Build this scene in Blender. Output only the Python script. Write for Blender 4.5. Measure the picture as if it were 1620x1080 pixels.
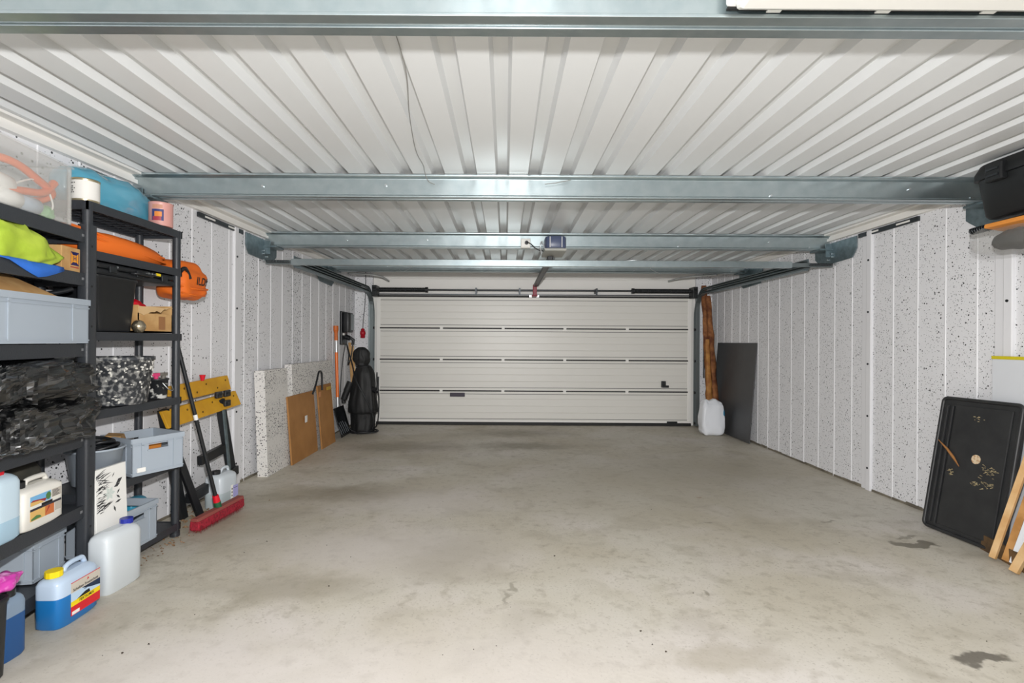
import bpy, bmesh, math, random
from mathutils import Vector, Matrix, noise
from mathutils.bvhtree import BVHTree
random.seed(7)
for o in list(bpy.data.objects): bpy.data.objects.remove(o)
S = bpy.context.scene
C = S.collection

# ------------------------------------------------------------ camera, world, light, exposure
cam = bpy.data.cameras.new('camera'); cam.sensor_width = 36; cam.lens = 36*800/1620
cam.shift_x = 11/1620; cam.clip_start = .02
co = bpy.data.objects.new('camera', cam); C.objects.link(co)
co.matrix_world = Matrix.Translation((0,0,1.3)) @ Matrix.Rotation(math.pi/2,4,'X') @ Matrix.Rotation(.006,4,'Z')
S.camera = co
W = bpy.data.worlds.new('daylight'); S.world = W; W.use_nodes = True
W.node_tree.nodes['Background'].inputs[0].default_value = (.93,.97,1,1)
W.node_tree.nodes['Background'].inputs[1].default_value = .8
fl = bpy.data.lights.new('flash','POINT'); fl.energy = 84; fl.use_nodes = True; fl.shadow_soft_size = .035; fl.color = (1,.99,.975)
fn_ = fl.node_tree.nodes.new('ShaderNodeLightFalloff'); fn_.inputs['Strength'].default_value = 1.0
fl.node_tree.links.new(fn_.outputs['Linear'], fl.node_tree.nodes['Emission'].inputs['Strength'])
fo = bpy.data.objects.new('flash',fl); C.objects.link(fo); fo.location = (.02,.05,1.58)
S.view_settings.view_transform = 'Standard'; S.view_settings.look = 'None'
S.view_settings.exposure = 0.27; S.view_settings.gamma = 1; S.view_settings.use_curve_mapping = False

# ------------------------------------------------------------ helpers
def hx(h):
    h = h.lstrip('#'); c = [int(h[i:i+2],16)/255 for i in (0,2,4)]
    return tuple(x/12.92 if x<=.04045 else ((x+.055)/1.055)**2.4 for x in c)+(1,)
MATS = {}
def mat(name, col, rough=.5, metal=0, col2=None, nscale=8, ramp=(.4,.6), bump=0, bscale=40, **kw):
    m = bpy.data.materials.new(name); m.use_nodes = True; nt = m.node_tree; b = nt.nodes['Principled BSDF']
    b.inputs['Base Color'].default_value = hx(col); b.inputs['Roughness'].default_value = rough; b.inputs['Metallic'].default_value = metal
    for k,v in kw.items(): b.inputs[k.replace('_',' ')].default_value = v
    tc = nt.nodes.new('ShaderNodeTexCoord')
    if col2:
        n = nt.nodes.new('ShaderNodeTexNoise'); n.inputs['Scale'].default_value = nscale; n.inputs['Detail'].default_value = 5
        r = nt.nodes.new('ShaderNodeValToRGB'); r.color_ramp.elements[0].position = ramp[0]; r.color_ramp.elements[1].position = ramp[1]
        r.color_ramp.elements[0].color = hx(col); r.color_ramp.elements[1].color = hx(col2)
        nt.links.new(tc.outputs['Object'],n.inputs['Vector']); nt.links.new(n.outputs['Fac'],r.inputs[0]); nt.links.new(r.outputs[0],b.inputs['Base Color'])
    if bump:
        n = nt.nodes.new('ShaderNodeTexNoise'); n.inputs['Scale'].default_value = bscale; n.inputs['Detail'].default_value = 4
        u = nt.nodes.new('ShaderNodeBump'); u.inputs['Strength'].default_value = bump; u.inputs['Distance'].default_value = .01
        nt.links.new(tc.outputs['Object'],n.inputs['Vector']); nt.links.new(n.outputs['Fac'],u.inputs['Height']); nt.links.new(u.outputs[0],b.inputs['Normal'])
    MATS[name] = m
    return m
def clear(name, col, opac=.35, rough=.25):
    m = bpy.data.materials.new(name); m.use_nodes = True; nt = m.node_tree; b = nt.nodes['Principled BSDF']
    b.inputs['Base Color'].default_value = hx(col); b.inputs['Roughness'].default_value = rough
    t = nt.nodes.new('ShaderNodeBsdfTransparent'); x = nt.nodes.new('ShaderNodeMixShader'); x.inputs[0].default_value = opac
    nt.links.new(t.outputs[0],x.inputs[1]); nt.links.new(b.outputs[0],x.inputs[2]); nt.links.new(x.outputs[0],nt.nodes['Material Output'].inputs[0])
    return m

class MB:
    def __init__(s): s.v=[]; s.f=[]; s.m=[]; s.s=[]
    def add(s, vs, fs, m=0, smooth=False):
        o=len(s.v); s.v += [Vector(p) for p in vs]
        for f in fs: s.f.append([o+i for i in f]); s.m.append(m); s.s.append(smooth)
        return s
    def box(s, lo, hi, m=0, R=None, at=None):
        (a,b,c),(d,e,f)=lo,hi
        vs=[Vector(p) for p in [(a,b,c),(d,b,c),(d,e,c),(a,e,c),(a,b,f),(d,b,f),(d,e,f),(a,e,f)]]
        if R: vs=[R@p for p in vs]
        if at: vs=[p+Vector(at) for p in vs]
        return s.add(vs,[(0,3,2,1),(4,5,6,7),(0,1,5,4),(1,2,6,5),(2,3,7,6),(3,0,4,7)],m)
    def prism(s, poly, axis, a, b, m=0):
        n=len(poly); P={'x':lambda p,t:(t,p[0],p[1]),'y':lambda p,t:(p[0],t,p[1]),'z':lambda p,t:(p[0],p[1],t)}[axis]
        return s.add([P(p,a) for p in poly]+[P(p,b) for p in poly],[tuple(range(n-1,-1,-1)),tuple(range(n,2*n))]+[(i,(i+1)%n,n+(i+1)%n,n+i) for i in range(n)],m)
    def loft(s, rings, m=0, smooth=True, cap=(1,1)):
        n=len(rings[0]); k=len(rings)
        vs=[p for r in rings for p in r]
        s.add(vs,[(j*n+i,j*n+(i+1)%n,(j+1)*n+(i+1)%n,(j+1)*n+i) for j in range(k-1) for i in range(n)],m,smooth)
        if cap[0]: s.add(rings[0],[tuple(range(n-1,-1,-1))],m)
        if cap[1]: s.add(rings[-1],[tuple(range(n))],m)
        return s
    def tube(s, pts, r, n=8, m=0, cap=True):
        pts=[Vector(p) for p in pts]; rr=r if isinstance(r,(list,tuple)) else [r]*len(pts)
        rings=[]; up=None
        for i,p in enumerate(pts):
            t=(pts[min(i+1,len(pts)-1)]-pts[max(i-1,0)]).normalized()
            if up is None: up=t.orthogonal().normalized()
            up=(up-t*up.dot(t)); up = up.normalized() if up.length>1e-6 else t.orthogonal().normalized()
            w=t.cross(up)
            rings.append([p+(up*math.cos(2*math.pi*j/n)+w*math.sin(2*math.pi*j/n))*rr[i] for j in range(n)])
        return s.loft(rings,m,True,(cap,cap))
    def lathe(s, prof, c=(0,0,0), n=24, m=0, sx=1, sy=1, cap=(1,1)):
        c=Vector(c)
        return s.loft([[c+Vector((r*sx*math.cos(2*math.pi*j/n),r*sy*math.sin(2*math.pi*j/n),z)) for j in range(n)] for r,z in prof],m,True,cap)
    def sup(s, secs, c=(0,0,0), n=32, m=0, cap=(1,1), R=None):   # superellipse sections (z,hx,hy,exponent,dx,dy)
        c=Vector(c); rings=[]
        for q in secs:
            z,a,b,e=q[:4]; dx,dy=(q[4:6] if len(q)>4 else (0,0)); ring=[]
            for j in range(n):
                t=2*math.pi*(j+.5)/n; ct,st=math.cos(t),math.sin(t)
                p=Vector((dx+a*math.copysign(abs(ct)**(2/e),ct),dy+b*math.copysign(abs(st)**(2/e),st),z))
                ring.append(c+(R@p if R else p))
            rings.append(ring)
        return s.loft(rings,m,True,cap)
    def blob(s, c, rad, e=2.0, nu=40, nv=24, fn=None, m=0, R=None, smooth=True):
        c=Vector(c); rings=[]
        for j in range(nv+1):
            ph=-math.pi/2+math.pi*min(max(j/nv,.012),.988); ring=[]
            for i in range(nu):
                t=2*math.pi*i/nu
                g=lambda x:math.copysign(abs(x)**(2/e),x)
                d=Vector((g(math.cos(ph))*g(math.cos(t)),g(math.cos(ph))*g(math.sin(t)),g(math.sin(ph))))
                p=Vector((d.x*rad[0],d.y*rad[1],d.z*rad[2]))
                if fn: p=fn(p,d)
                if R: p=R@p
                ring.append(c+p)
            rings.append(ring)
        return s.loft(rings,m,smooth)
    def build(s, name, mats, parent=None, local=False, bevel=0, loc=None, rotz=0, seg=2):
        if not isinstance(mats,(list,tuple)): mats=[mats]
        me=bpy.data.meshes.new(name); o=bpy.data.objects.new(name,me); C.objects.link(o)
        off=Vector((0,0,0))
        if parent is not None:
            o.parent=parent
            if not local:
                q=parent
                while q is not None: off+=q.location; q=q.parent
        elif loc is not None: o.location=loc; o.rotation_euler.z=rotz
        else:
            xs=[p.x for p in s.v]; ys=[p.y for p in s.v]; off=Vector(((min(xs)+max(xs))/2,(min(ys)+max(ys))/2,min(p.z for p in s.v))); o.location=off
        me.from_pydata([tuple(p-off) for p in s.v],[],s.f)
        for x in mats: me.materials.append(x)
        me.polygons.foreach_set('material_index',s.m); me.polygons.foreach_set('use_smooth',s.s)
        me.update()
        bm=bmesh.new(); bm.from_mesh(me); bmesh.ops.recalc_face_normals(bm,faces=bm.faces); bm.to_mesh(me); bm.free()
        if bevel:
            b=o.modifiers.new('bevel','BEVEL'); b.width=bevel; b.segments=seg; b.limit_method='ANGLE'; b.angle_limit=.7
        return o
def tag(o, label, cat, group=None):
    o['label']=label; o['category']=cat
    if group: o['group']=group
    return o
def thing(name, label, cat, loc=(0,0,0), rotz=0, group=None):
    o=bpy.data.objects.new(name,None); C.objects.link(o); o.location=loc; o.rotation_euler.z=rotz; o.empty_display_size=.05
    return tag(o,label,cat,group)
def struct(o): o['kind']='structure'; return o
def share(o, name, parent, loc, rot=None):        # an alike piece sharing mesh data
    c=o.copy(); C.objects.link(c); c.parent=parent; c.location=loc; c.name=name
    if rot: c.rotation_euler=rot
    return c
def spline(pts, k=8):
    P=[Vector(p) for p in pts]; P=[2*P[0]-P[1]]+P+[2*P[-1]-P[-2]]; out=[]
    for i in range(1,len(P)-2):
        a,b,c,d=P[i-1:i+3]
        for j in range(k):
            t=j/k; out.append(.5*((2*b)+(c-a)*t+(2*a-5*b+4*c-d)*t*t+(-a+3*b-3*c+d)*t**3))
    return out+[P[-2]]
def text_mesh(txt, size, bold=False):
    cu=bpy.data.curves.new('lettering','FONT'); cu.body=txt; cu.size=size; cu.align_x='CENTER'; cu.align_y='CENTER'; cu.resolution_u=3
    if bold: cu.offset=size*.02
    o=bpy.data.objects.new('lettering_tmp',cu); C.objects.link(o); bpy.context.view_layer.update()
    me=bpy.data.meshes.new_from_object(o.evaluated_get(bpy.context.evaluated_depsgraph_get()))
    bpy.data.objects.remove(o); vs=[v.co.copy() for v in me.vertices]; fs=[tuple(p.vertices) for p in me.polygons]; bpy.data.meshes.remove(me)
    return vs,fs
def put_text(mb, txt, size, at, right, up, m=0, bold=False, depth=0):
    vs,fs=text_mesh(txt,size,bold); r=Vector(right).normalized(); u=Vector(up).normalized()
    mb.add([Vector(at)+r*v.x+u*v.y for v in vs],fs,m)
def nz(p, sc=1, seed=0): return noise.noise(Vector(p)*sc+Vector((seed*7.3,seed*3.1,seed*5.7)))
def crumple(p, sc, seed=0):
    d=noise.voronoi(Vector(p)*sc+Vector((seed*3.7,seed*1.9,seed*2.3)))[0]
    return d[1]-d[0]
def fz(y): return .018*max(0,4.5-y)               # the slab falls a little towards the door

# ------------------------------------------------------------ materials
def wall_mat(name, base, cover, scale, chip='#3a3c3e', dark=1.0):
    m=mat(name,base,.7); nt=m.node_tree; b=nt.nodes['Principled BSDF']; N=nt.nodes.new; L=nt.links.new
    geo=N('ShaderNodeNewGeometry'); cur=None
    class tc: outputs={'Object':geo.outputs['Position']}
    rgb=N('ShaderNodeRGB'); rgb.outputs[0].default_value=hx(base); cur=rgb.outputs[0]
    big=N('ShaderNodeTexNoise'); big.inputs['Scale'].default_value=2.2; L(tc.outputs['Object'],big.inputs['Vector'])
    for k,(sc,cov,rad,colr) in enumerate([(scale,cover,.34,chip),(scale*2.1,cover*.9,.36,'#77797b'),(scale*.62,cover*.35,.2,chip)]):
        v=N('ShaderNodeTexVoronoi'); v.inputs['Scale'].default_value=sc; L(tc.outputs['Object'],v.inputs['Vector'])
        sep=N('ShaderNodeSeparateColor'); L(v.outputs['Color'],sep.inputs[0])
        thr=N('ShaderNodeMath'); thr.operation='MULTIPLY'; L(big.outputs['Fac'],thr.inputs[0]); thr.inputs[1].default_value=cov*2
        pick=N('ShaderNodeMath'); pick.operation='LESS_THAN'; L(sep.outputs[0],pick.inputs[0]); L(thr.outputs[0],pick.inputs[1])
        rr=N('ShaderNodeMath'); rr.operation='MULTIPLY_ADD'; L(sep.outputs[1],rr.inputs[0]); rr.inputs[1].default_value=rad*.7; rr.inputs[2].default_value=rad*.45
        near=N('ShaderNodeMath'); near.operation='LESS_THAN'; L(v.outputs['Distance'],near.inputs[0]); L(rr.outputs[0],near.inputs[1])
        f=N('ShaderNodeMath'); f.operation='MULTIPLY'; L(pick.outputs[0],f.inputs[0]); L(near.outputs[0],f.inputs[1])
        x=N('ShaderNodeMix'); x.data_type='RGBA'; L(f.outputs[0],x.inputs['Factor']); L(cur,x.inputs['A']); x.inputs['B'].default_value=hx(colr); cur=x.outputs['Result']
    L(cur,b.inputs['Base Color'])
    n=N('ShaderNodeTexNoise'); n.inputs['Scale'].default_value=90; u=N('ShaderNodeBump'); u.inputs['Strength'].default_value=.25; u.inputs['Distance'].default_value=.004
    L(tc.outputs['Object'],n.inputs['Vector']); L(n.outputs['Fac'],u.inputs['Height']); L(u.outputs[0],b.inputs['Normal'])
    return m
mWall=wall_mat('speckled_wall','#e3e3e6',.18,54)
mSlab=wall_mat('speckled_slab','#dedbd7',.55,52,'#38343a')
mRib=mat('white_filler','#e2e2e5',.55)
mWhite=mat('white_paint','#eceae6',.45)
mSheet=mat('roof_sheet_paint','#d9dbdc',.34)
mGalv=mat('galvanised_steel','#a3b0b4',.34,.9,'#afbabd',18,(.3,.7))
mGalvD=mat('galvanised_dull','#6f7e83',.45,.8,'#829197',25,(.35,.65))
mTrackD=mat('track_steel','#7d8688',.42,.8)
mDoor=mat('door_coating','#dedcd6',.38,bump=.05,bscale=120)
mBlack=mat('black_plastic','#1b1d20',.42)
mShelf=mat('shelf_plastic','#303338',.42,bump=.1,bscale=150)
mRubber=mat('black_rubber','#161616',.6)
mSteel=mat('bright_steel','#cfd3d6',.28,1)
mDarkSteel=mat('dark_steel','#4a4d50',.4,.9)
mCrate=mat('grey_crate_plastic','#a3adb8',.42)
mCard=mat('cardboard','#c79f6a',.8,0,'#b88d58',12)
mWoodL=mat('pale_wood','#d8b585',.65,0,'#c79a63',9,(.35,.65))
mBrownB=mat('hardboard','#b07d45',.6,0,'#a06f3a',5,(.35,.65),bump=.05)
mOrange=mat('orange_fabric','#e8701f',.6,bump=.12,bscale=60)
mOrangeP=mat('orange_plastic','#ea7322',.35)
mRed=mat('red_plastic','#d8152a',.35)
mBlueBag=mat('blue_film','#58a8c4',.2,**{'Coat Weight':1.0,'Coat Roughness':.06})
mBagBlack=mat('black_film','#07080a',.26,**{'Specular IOR Level':.8,'Coat Weight':1.0,'Coat Roughness':.1})
mCover=mat('black_cover','#151617',.62,bump=.15,bscale=50)
mYellow=mat('yellow_plastic','#f2d516',.4)
mWhiteP=mat('white_plastic','#efeeea',.35)
mPale=mat('translucent_plastic','#d2d8dc',.32,**{'Subsurface Weight':.25,'Subsurface Radius':(.05,.05,.05),'Subsurface Scale':.2})
mBlueLiq=mat('blue_liquid','#1c70b4',.28)
mPaleLiq=mat('pale_liquid','#bcc8ce',.3)
mInk=mat('print_black','#151515',.5)
mGrey=mat('print_grey','#b7b2aa',.5)
mSheetBlk=mat('black_board','#3b3c3e',.45,0,'#424345',6,(.3,.7))
def floor_mat():
    m=mat('concrete',"#bdb9ae",.55); nt=m.node_tree; b=nt.nodes['Principled BSDF']; N=nt.nodes.new; L=nt.links.new
    tc=N('ShaderNodeTexCoord'); P=tc.outputs['Object']
    def noisef(sc,det,lo,hi,dist=0):
        n=N('ShaderNodeTexNoise'); n.inputs['Scale'].default_value=sc; n.inputs['Detail'].default_value=det; n.inputs['Distortion'].default_value=dist; L(P,n.inputs['Vector'])
        r=N('ShaderNodeMapRange'); r.inputs[1].default_value=lo; r.inputs[2].default_value=hi; L(n.outputs['Fac'],r.inputs[0]); return r.outputs[0]
    def mix(a,bc,f,amt=1,mode='MIX'):
        if amt!=1:
            k=N('ShaderNodeMath'); k.operation='MULTIPLY'; L(f,k.inputs[0]); k.inputs[1].default_value=amt; f=k.outputs[0]
        x=N('ShaderNodeMix'); x.data_type='RGBA'; x.blend_type=mode; L(f,x.inputs['Factor'])
        if isinstance(a,str): x.inputs['A'].default_value=hx(a)
        else: L(a,x.inputs['A'])
        x.inputs['B'].default_value=hx(bc); return x.outputs['Result']
    c=mix('#cfcabf','#c0b8a7',noisef(.9,4,.35,.65,.4))
    c=mix(c,'#d8d1cc',noisef(1.6,3,.5,.75,.3),.8)
    c=mix(c,'#9c9483',noisef(3.5,6,.52,.78,.6),.6)
    c=mix(c,'#938a79',noisef(16,8,.54,.76),.55)
    c=mix(c,'#857c6b',noisef(85,5,.58,.74),.6)
    # wear, stains and dark patches; pale ones paint in the flash-lit near floor: (x,y,rx,ry,colour,amount,softness)
    wob=N('ShaderNodeTexNoise'); wob.inputs['Scale'].default_value=7; wob.inputs['Detail'].default_value=4; L(P,wob.inputs['Vector'])
    wv=N('ShaderNodeVectorMath'); wv.operation='MULTIPLY_ADD'; L(wob.outputs['Color'],wv.inputs[0]); wv.inputs[1].default_value=(.35,.35,0); L(P,wv.inputs[2])
    wv2=N('ShaderNodeVectorMath'); wv2.operation='ADD'; L(wv.outputs[0],wv2.inputs[0]); wv2.inputs[1].default_value=(-.175,-.175,0)
    for (x,y,rx,ry,col,amt,soft) in STAINS_AND_LIGHT:
        a=N('ShaderNodeVectorMath'); a.operation='SUBTRACT'; L(wv2.outputs[0],a.inputs[0]); a.inputs[1].default_value=(x,y,0)
        d=N('ShaderNodeVectorMath'); d.operation='MULTIPLY'; L(a.outputs[0],d.inputs[0]); d.inputs[1].default_value=(1/rx,1/ry,0)
        ln=N('ShaderNodeVectorMath'); ln.operation='LENGTH'; L(d.outputs[0],ln.inputs[0])
        r=N('ShaderNodeMapRange'); r.interpolation_type='SMOOTHSTEP'; r.inputs[1].default_value=1+soft; r.inputs[2].default_value=1-soft; L(ln.outputs['Value'],r.inputs[0])
        c=mix(c,col,r.outputs[0],amt)
    L(c,b.inputs['Base Color'])
    n=N('ShaderNodeTexNoise'); n.inputs['Scale'].default_value=45; n.inputs['Detail'].default_value=6; u=N('ShaderNodeBump'); u.inputs['Strength'].default_value=.2; u.inputs['Distance'].default_value=.004
    L(P,n.inputs['Vector']); L(n.outputs['Fac'],u.inputs['Height']); L(u.outputs[0],b.inputs['Normal'])
    return m
STAINS_AND_LIGHT=[(2.6,3.2,.14,.06,'#5d5648',.8,.2),(2.66,3.34,.13,.025,'#6d6658',.6,.3),(1.92,2.02,.1,.05,'#4a443a',.8,.25),(2.35,3.62,.06,.025,'#6f685a',.6,.3),
 (.05,2.62,.025,.05,'#8a8375',.6,.4),(.02,2.5,.025,.04,'#8a8375',.6,.4),(1.02,2.5,.03,.03,'#7c7566',.6,.4),
 (-1.2,6.2,.6,.25,'#857b68',.6,.7),(.25,6.3,.5,.2,'#7d735f',.65,.7),(.2,7.2,.6,.25,'#7a705d',.55,.8),(-1.35,4.3,.5,.22,'#8d836f',.75,.8),(-.6,4.1,.5,.3,'#d3ccc7',.6,.9),(-.75,3.1,.6,.35,'#d6cfcb',.6,.9),(-1.9,3.6,.5,.5,'#9d9583',.55,.8),
 (-1.1,2.6,.35,.12,'#9d9585',.55,.8),(-.3,3.0,.3,.3,'#a59d8f',.5,.8),(-2.0,2.2,.35,.4,'#a09a8c',.5,.8),(1.4,4.5,1.2,1.0,'#a9a292',.45,.9),(2.2,5.2,.8,.6,'#9f9887',.4,.9),(-1.2,1.9,.5,.3,'#cfc8c4',.5,.9),(.0,1.9,1.1,.35,'#d2cbc7',.55,.9),(.9,2.0,.2,.1,'#a39a86',.5,.7),(1.5,3.6,.05,.02,'#6f685a',.5,.3),(1.6,4.2,.04,.02,'#8b6a4a',.5,.4)]

# ------------------------------------------------------------ the setting
LX,RX,Y0,Y1,H=-2.36,3.25,-1.4,7.95,2.38
mFloor=floor_mat()
fb=MB(); ys=[Y0-.3,0,1,2,3,4,4.5,6,8.1]
fb.add([(x,y,fz(y) if y>=0 else fz(0)) for y in ys for x in (-2.75,3.4)],[(2*i,2*i+1,2*i+3,2*i+2) for i in range(len(ys)-1)],0,True)
fb.add([(x,y,-.12) for y in (ys[0],ys[-1]) for x in (-2.75,3.4)],[(0,2,3,1)])
struct(fb.build('floor',mFloor,loc=(0,0,0)))
# side walls: backing slab, raised panels between white filled joints
def side_wall(name, loc, rotz, sgn, pitch, phase, joints, length):
    w=struct(MB().box((0,-length,-.1),(sgn*.1,.05,2.45)).build(name,mWhite,loc=loc,rotz=rotz))
    p=None; r=None; y=-phase
    ribs=[]
    while y>-length: ribs.append(y); y-=pitch
    ribs=[0]+ribs+[-length]
    base=MB().box((-sgn*.012,-pitch+.004,0),(sgn*.002,-.004,2.42)).build('wall_panel',mWall,w,local=True)
    rib=MB().prism([(-sgn*.0,-.008),(-sgn*.013,-.008),(-sgn*.017,-.004),(-sgn*.017,.004),(-sgn*.013,.008),(0,.008)],'z',0,2.42).build('panel_rib',mRib,w,local=True)
    first=True
    for i in range(len(ribs)-1):
        a,b=ribs[i],ribs[i+1]
        if abs((a-b)-pitch)<1e-4:
            if first: base.location=(0,a,0); first=False
            else: share(base,'wall_panel',w,(0,a,0))
        elif a-b>.02: MB().box((-sgn*.012,b+.004,0),(sgn*.002,a-.004,2.42)).build('wall_panel',mWall,w,local=True)
    rib.location=(0,ribs[1],0)
    for y in ribs[2:-1]: share(rib,'panel_rib',w,(0,y,0))
    for j in joints:
        st=MB().box((-sgn*.034,j-.03,0),(0,j+.03,2.3)).box((-sgn*.02,j+.03,0),(0,j+.1,2.3)).build('joint_strip',mRib,w,local=True,bevel=.006)
        sc=MB().tube([(-sgn*.034,0,0),(-sgn*.040,0,0)],.009,8).build('screw',mDarkSteel,st,local=True); sc.location=(0,j,.2)
        for k in range(1,5): share(sc,'screw',st,(0,j,.2+.46*k))
    return w
WA=math.atan(.0184)
wl=side_wall('wall_left',(LX,7.9,0),-WA,-1,.253,.2,[-3.4,-5.95],9.4)
wr=side_wall('wall_right',(RX,7.9,0),0,1,.25,.18,[-3.42,-4.66],9.4)
struct(MB().box((-2.6,7.95,-.1),(3.4,8.05,2.45)).build('wall_back',mWhite,loc=(0,0,0)))
struct(MB().box((-2.7,Y0-.1,-.1),(3.4,Y0,2.45)).build('wall_front',mWall,loc=(0,0,0)))  # unseen wall behind the camera, added to bounce the flash and brighten beam reflections
# lintel boards over the door and narrow side returns
tb=MB().box((-2.0,7.93,2.28),(2.9,7.95,2.42)); struct(tb.build('trim_1',mWhite,bevel=.004))
tb=MB().box((-2.0,7.932,2.12),(2.9,7.95,2.272)); struct(tb.build('trim_2',mWhite,bevel=.004))
def leftx(y): return LX-.0184*(7.9-y)
struct(MB().box((leftx(6)+.012,7.9,0),(-2.07,7.95,2.42)).build('trim_3',mWall,bevel=.003))
struct(MB().box((2.98,7.9,0),(3.235,7.95,2.42)).build('trim_4',mWall,bevel=.003))
# dark gap and mortar along the wall feet
for nm,w,sg in (('baseboard_left',wl,-1),('baseboard_right',wr,1)):
    b=MB(); n=60
    for i in range(n):
        y=-9.2*i/n; h=.018+.018*abs(nz((y,sg,0),3))+fz(7.9+y)
        b.box((-sg*(.016+.012*abs(nz((y,sg,2),4))),y-9.2/n,-.02),(0,y,h))
    o=b.build(nm,mat('mortar_'+nm,'#5f594e',.9,0,'#7c7566',6),loc=w.location); o.rotation_euler=w.rotation_euler; struct(o)
# ceiling: deck plus trapezoidal sheets
ceil=struct(MB().box((-2.75,Y0,2.425),(3.4,8.05,2.5)).build('ceiling',mWhite,loc=(0,0,0)))
PT=.207; x0=.0205
def sheet(k0,nk):
    pr=[]
    for k in range(nk):
        a=x0+PT*(k0+k); pr+= [(a,H),(a+.12,H),(a+.134,H+.04),(a+.193,H+.04)]
    pr.append((x0+PT*(k0+nk),H))
    b=MB(); n=len(pr)
    b.add([(x,Y0,z) for x,z in pr]+[(x,7.95,z) for x,z in pr],[(i,i+1,n+i+1,n+i) for i in range(n-1)])
    return b.build('roof_sheet',mSheet,ceil)
for k0 in (-12,-7,-2,3,8,13): sheet(k0,5 if k0<13 else 3)
# white angle profile where ceiling meets each side wall, with slotted rail pieces
for nm,sg,xf in (('trim_5',-1,leftx),('trim_6',1,lambda y:RX)):
    b=MB()
    for y in range(0,2):
        a,c=(0.0,7.9)[y],(7.9,7.9)[y]
    xa,xb=xf(0.3),xf(7.9); s=sg
    def strip(o1,z1,o2,z2):
        b.add([(xa-s*o1,.3,z1),(xb-s*o1,7.9,z1),(xb-s*o2,7.9,z2),(xa-s*o2,.3,z2)],[(0,1,2,3)])
    strip(.012,2.31,.05,2.31); strip(.05,2.31,.05,2.335); strip(.05,2.335,.03,2.335); strip(.03,2.335,.03,2.365); strip(.03,2.365,.09,2.365); strip(.09,2.365,.09,2.379); strip(.012,2.31,.012,2.379)
    struct(b.build(nm,mWhite))
    for (ya,yb) in ((3.95,4.62),):
        r=MB(); xx=xf(4.3); r.box((min(xx-s*.013,xx-s*.03),ya,2.262),(max(xx-s*.013,xx-s*.03),yb,2.3)); o=r.build('slotted_rail',mDarkSteel)
        tag(o,'short slotted dark rail at the top of the %s wall before the second gusset'%('left' if sg<0 else 'right'),'rail')
        MB().box((min(xx-s*.03,xx-s*.032),ya+.08,2.274),(max(xx-s*.03,xx-s*.032),ya+.22,2.288)).build('slot',mWhite,o)
        MB().box((min(xx-s*.03,xx-s*.032),yb-.25,2.274),(max(xx-s*.03,xx-s*.032),yb-.11,2.288)).build('slot',mWhite,o)
# beams
def beam(y, name_label):
    p=[(0,0),(0,.01),(.018,.018),(.018,.122),(0,.13),(-.006,.136),(-.006,.148),(.1,.148),(.1,.0),(.058,0),(.056,.01),(.042,.01),(.040,0)]
    t=thing('roof_beam',name_label,'beam',(.42,y,2.23))
    MB().prism([(y+a,2.23+z) for a,z in p],'x',leftx(y)+.016,RX-.02).build('profile',mGalv,t,bevel=.002)
    bo=MB().tube([(0,.018,0),(0,.008,0)],.008,6).build('bolt',mSteel,t,local=True); bo.location=(-2.0,0,.07)
    for xx in (-1.2,1.3,2.2,2.6): share(bo,'bolt',t,(xx,0,.05+.03*math.sin(xx*9)))
    return t
beam(1.445,'nearest galvanised roof beam, running across the top edge of the picture')
beam(3.27,'second galvanised roof beam, above the shelves and the black toolbox')
beam(5.02,'third galvanised roof beam, behind the door opener motor')
beam(6.76,'farthest galvanised roof beam, nearest the garage door')
# wall gussets carrying beams
def gusset(yc, sg, label):
    xf=leftx(yc) if sg<0 else RX; xi=xf-sg*.02; z=2.29
    dz=-.045 if yc>6 else 0
    poly=[(yc-.38,2.29),(yc-.38,2.18+dz),(yc-.32,2.10+dz),(yc+.13,2.08+dz),(yc+.24,2.16+dz),(yc+.24,2.29)]
    t=thing('beam_gusset',label,'bracket',(xi,yc,2.08))
    MB().prism(poly,'x',xi-sg*.0,xi-sg*.012).build('plate',mGalvD,t,bevel=.002)
    MB().box((min(xi-sg*.012,xi-sg*.07),yc-.03,2.15),(max(xi-sg*.012,xi-sg*.07),yc-.02,2.28)).box((min(xi-sg*.012,xi-sg*.14),yc-.05,2.215),(max(xi-sg*.012,xi-sg*.14),yc+.12,2.229)).build('seat',mGalvD,t)
    b=MB().tube([(0,0,0),(-sg*.012,0,0)],.01,6).build('bolt',mSteel,t,local=True); b.location=(-sg*.012,-.05,.07)
    for dy,dz in ((-.05,.1),(.02,.05),(.02,.09)): share(b,'bolt',t,(-sg*.012,dy,dz))
for yc,nm in ((3.3,'second'),(5.02,'third'),(6.72,'farthest')):
    for sg,sd in ((-1,'left'),(1,'right')):
        gusset(yc,sg,'dark steel gusset plate on the %s wall under the %s roof beam'%(sd,nm))
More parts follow.
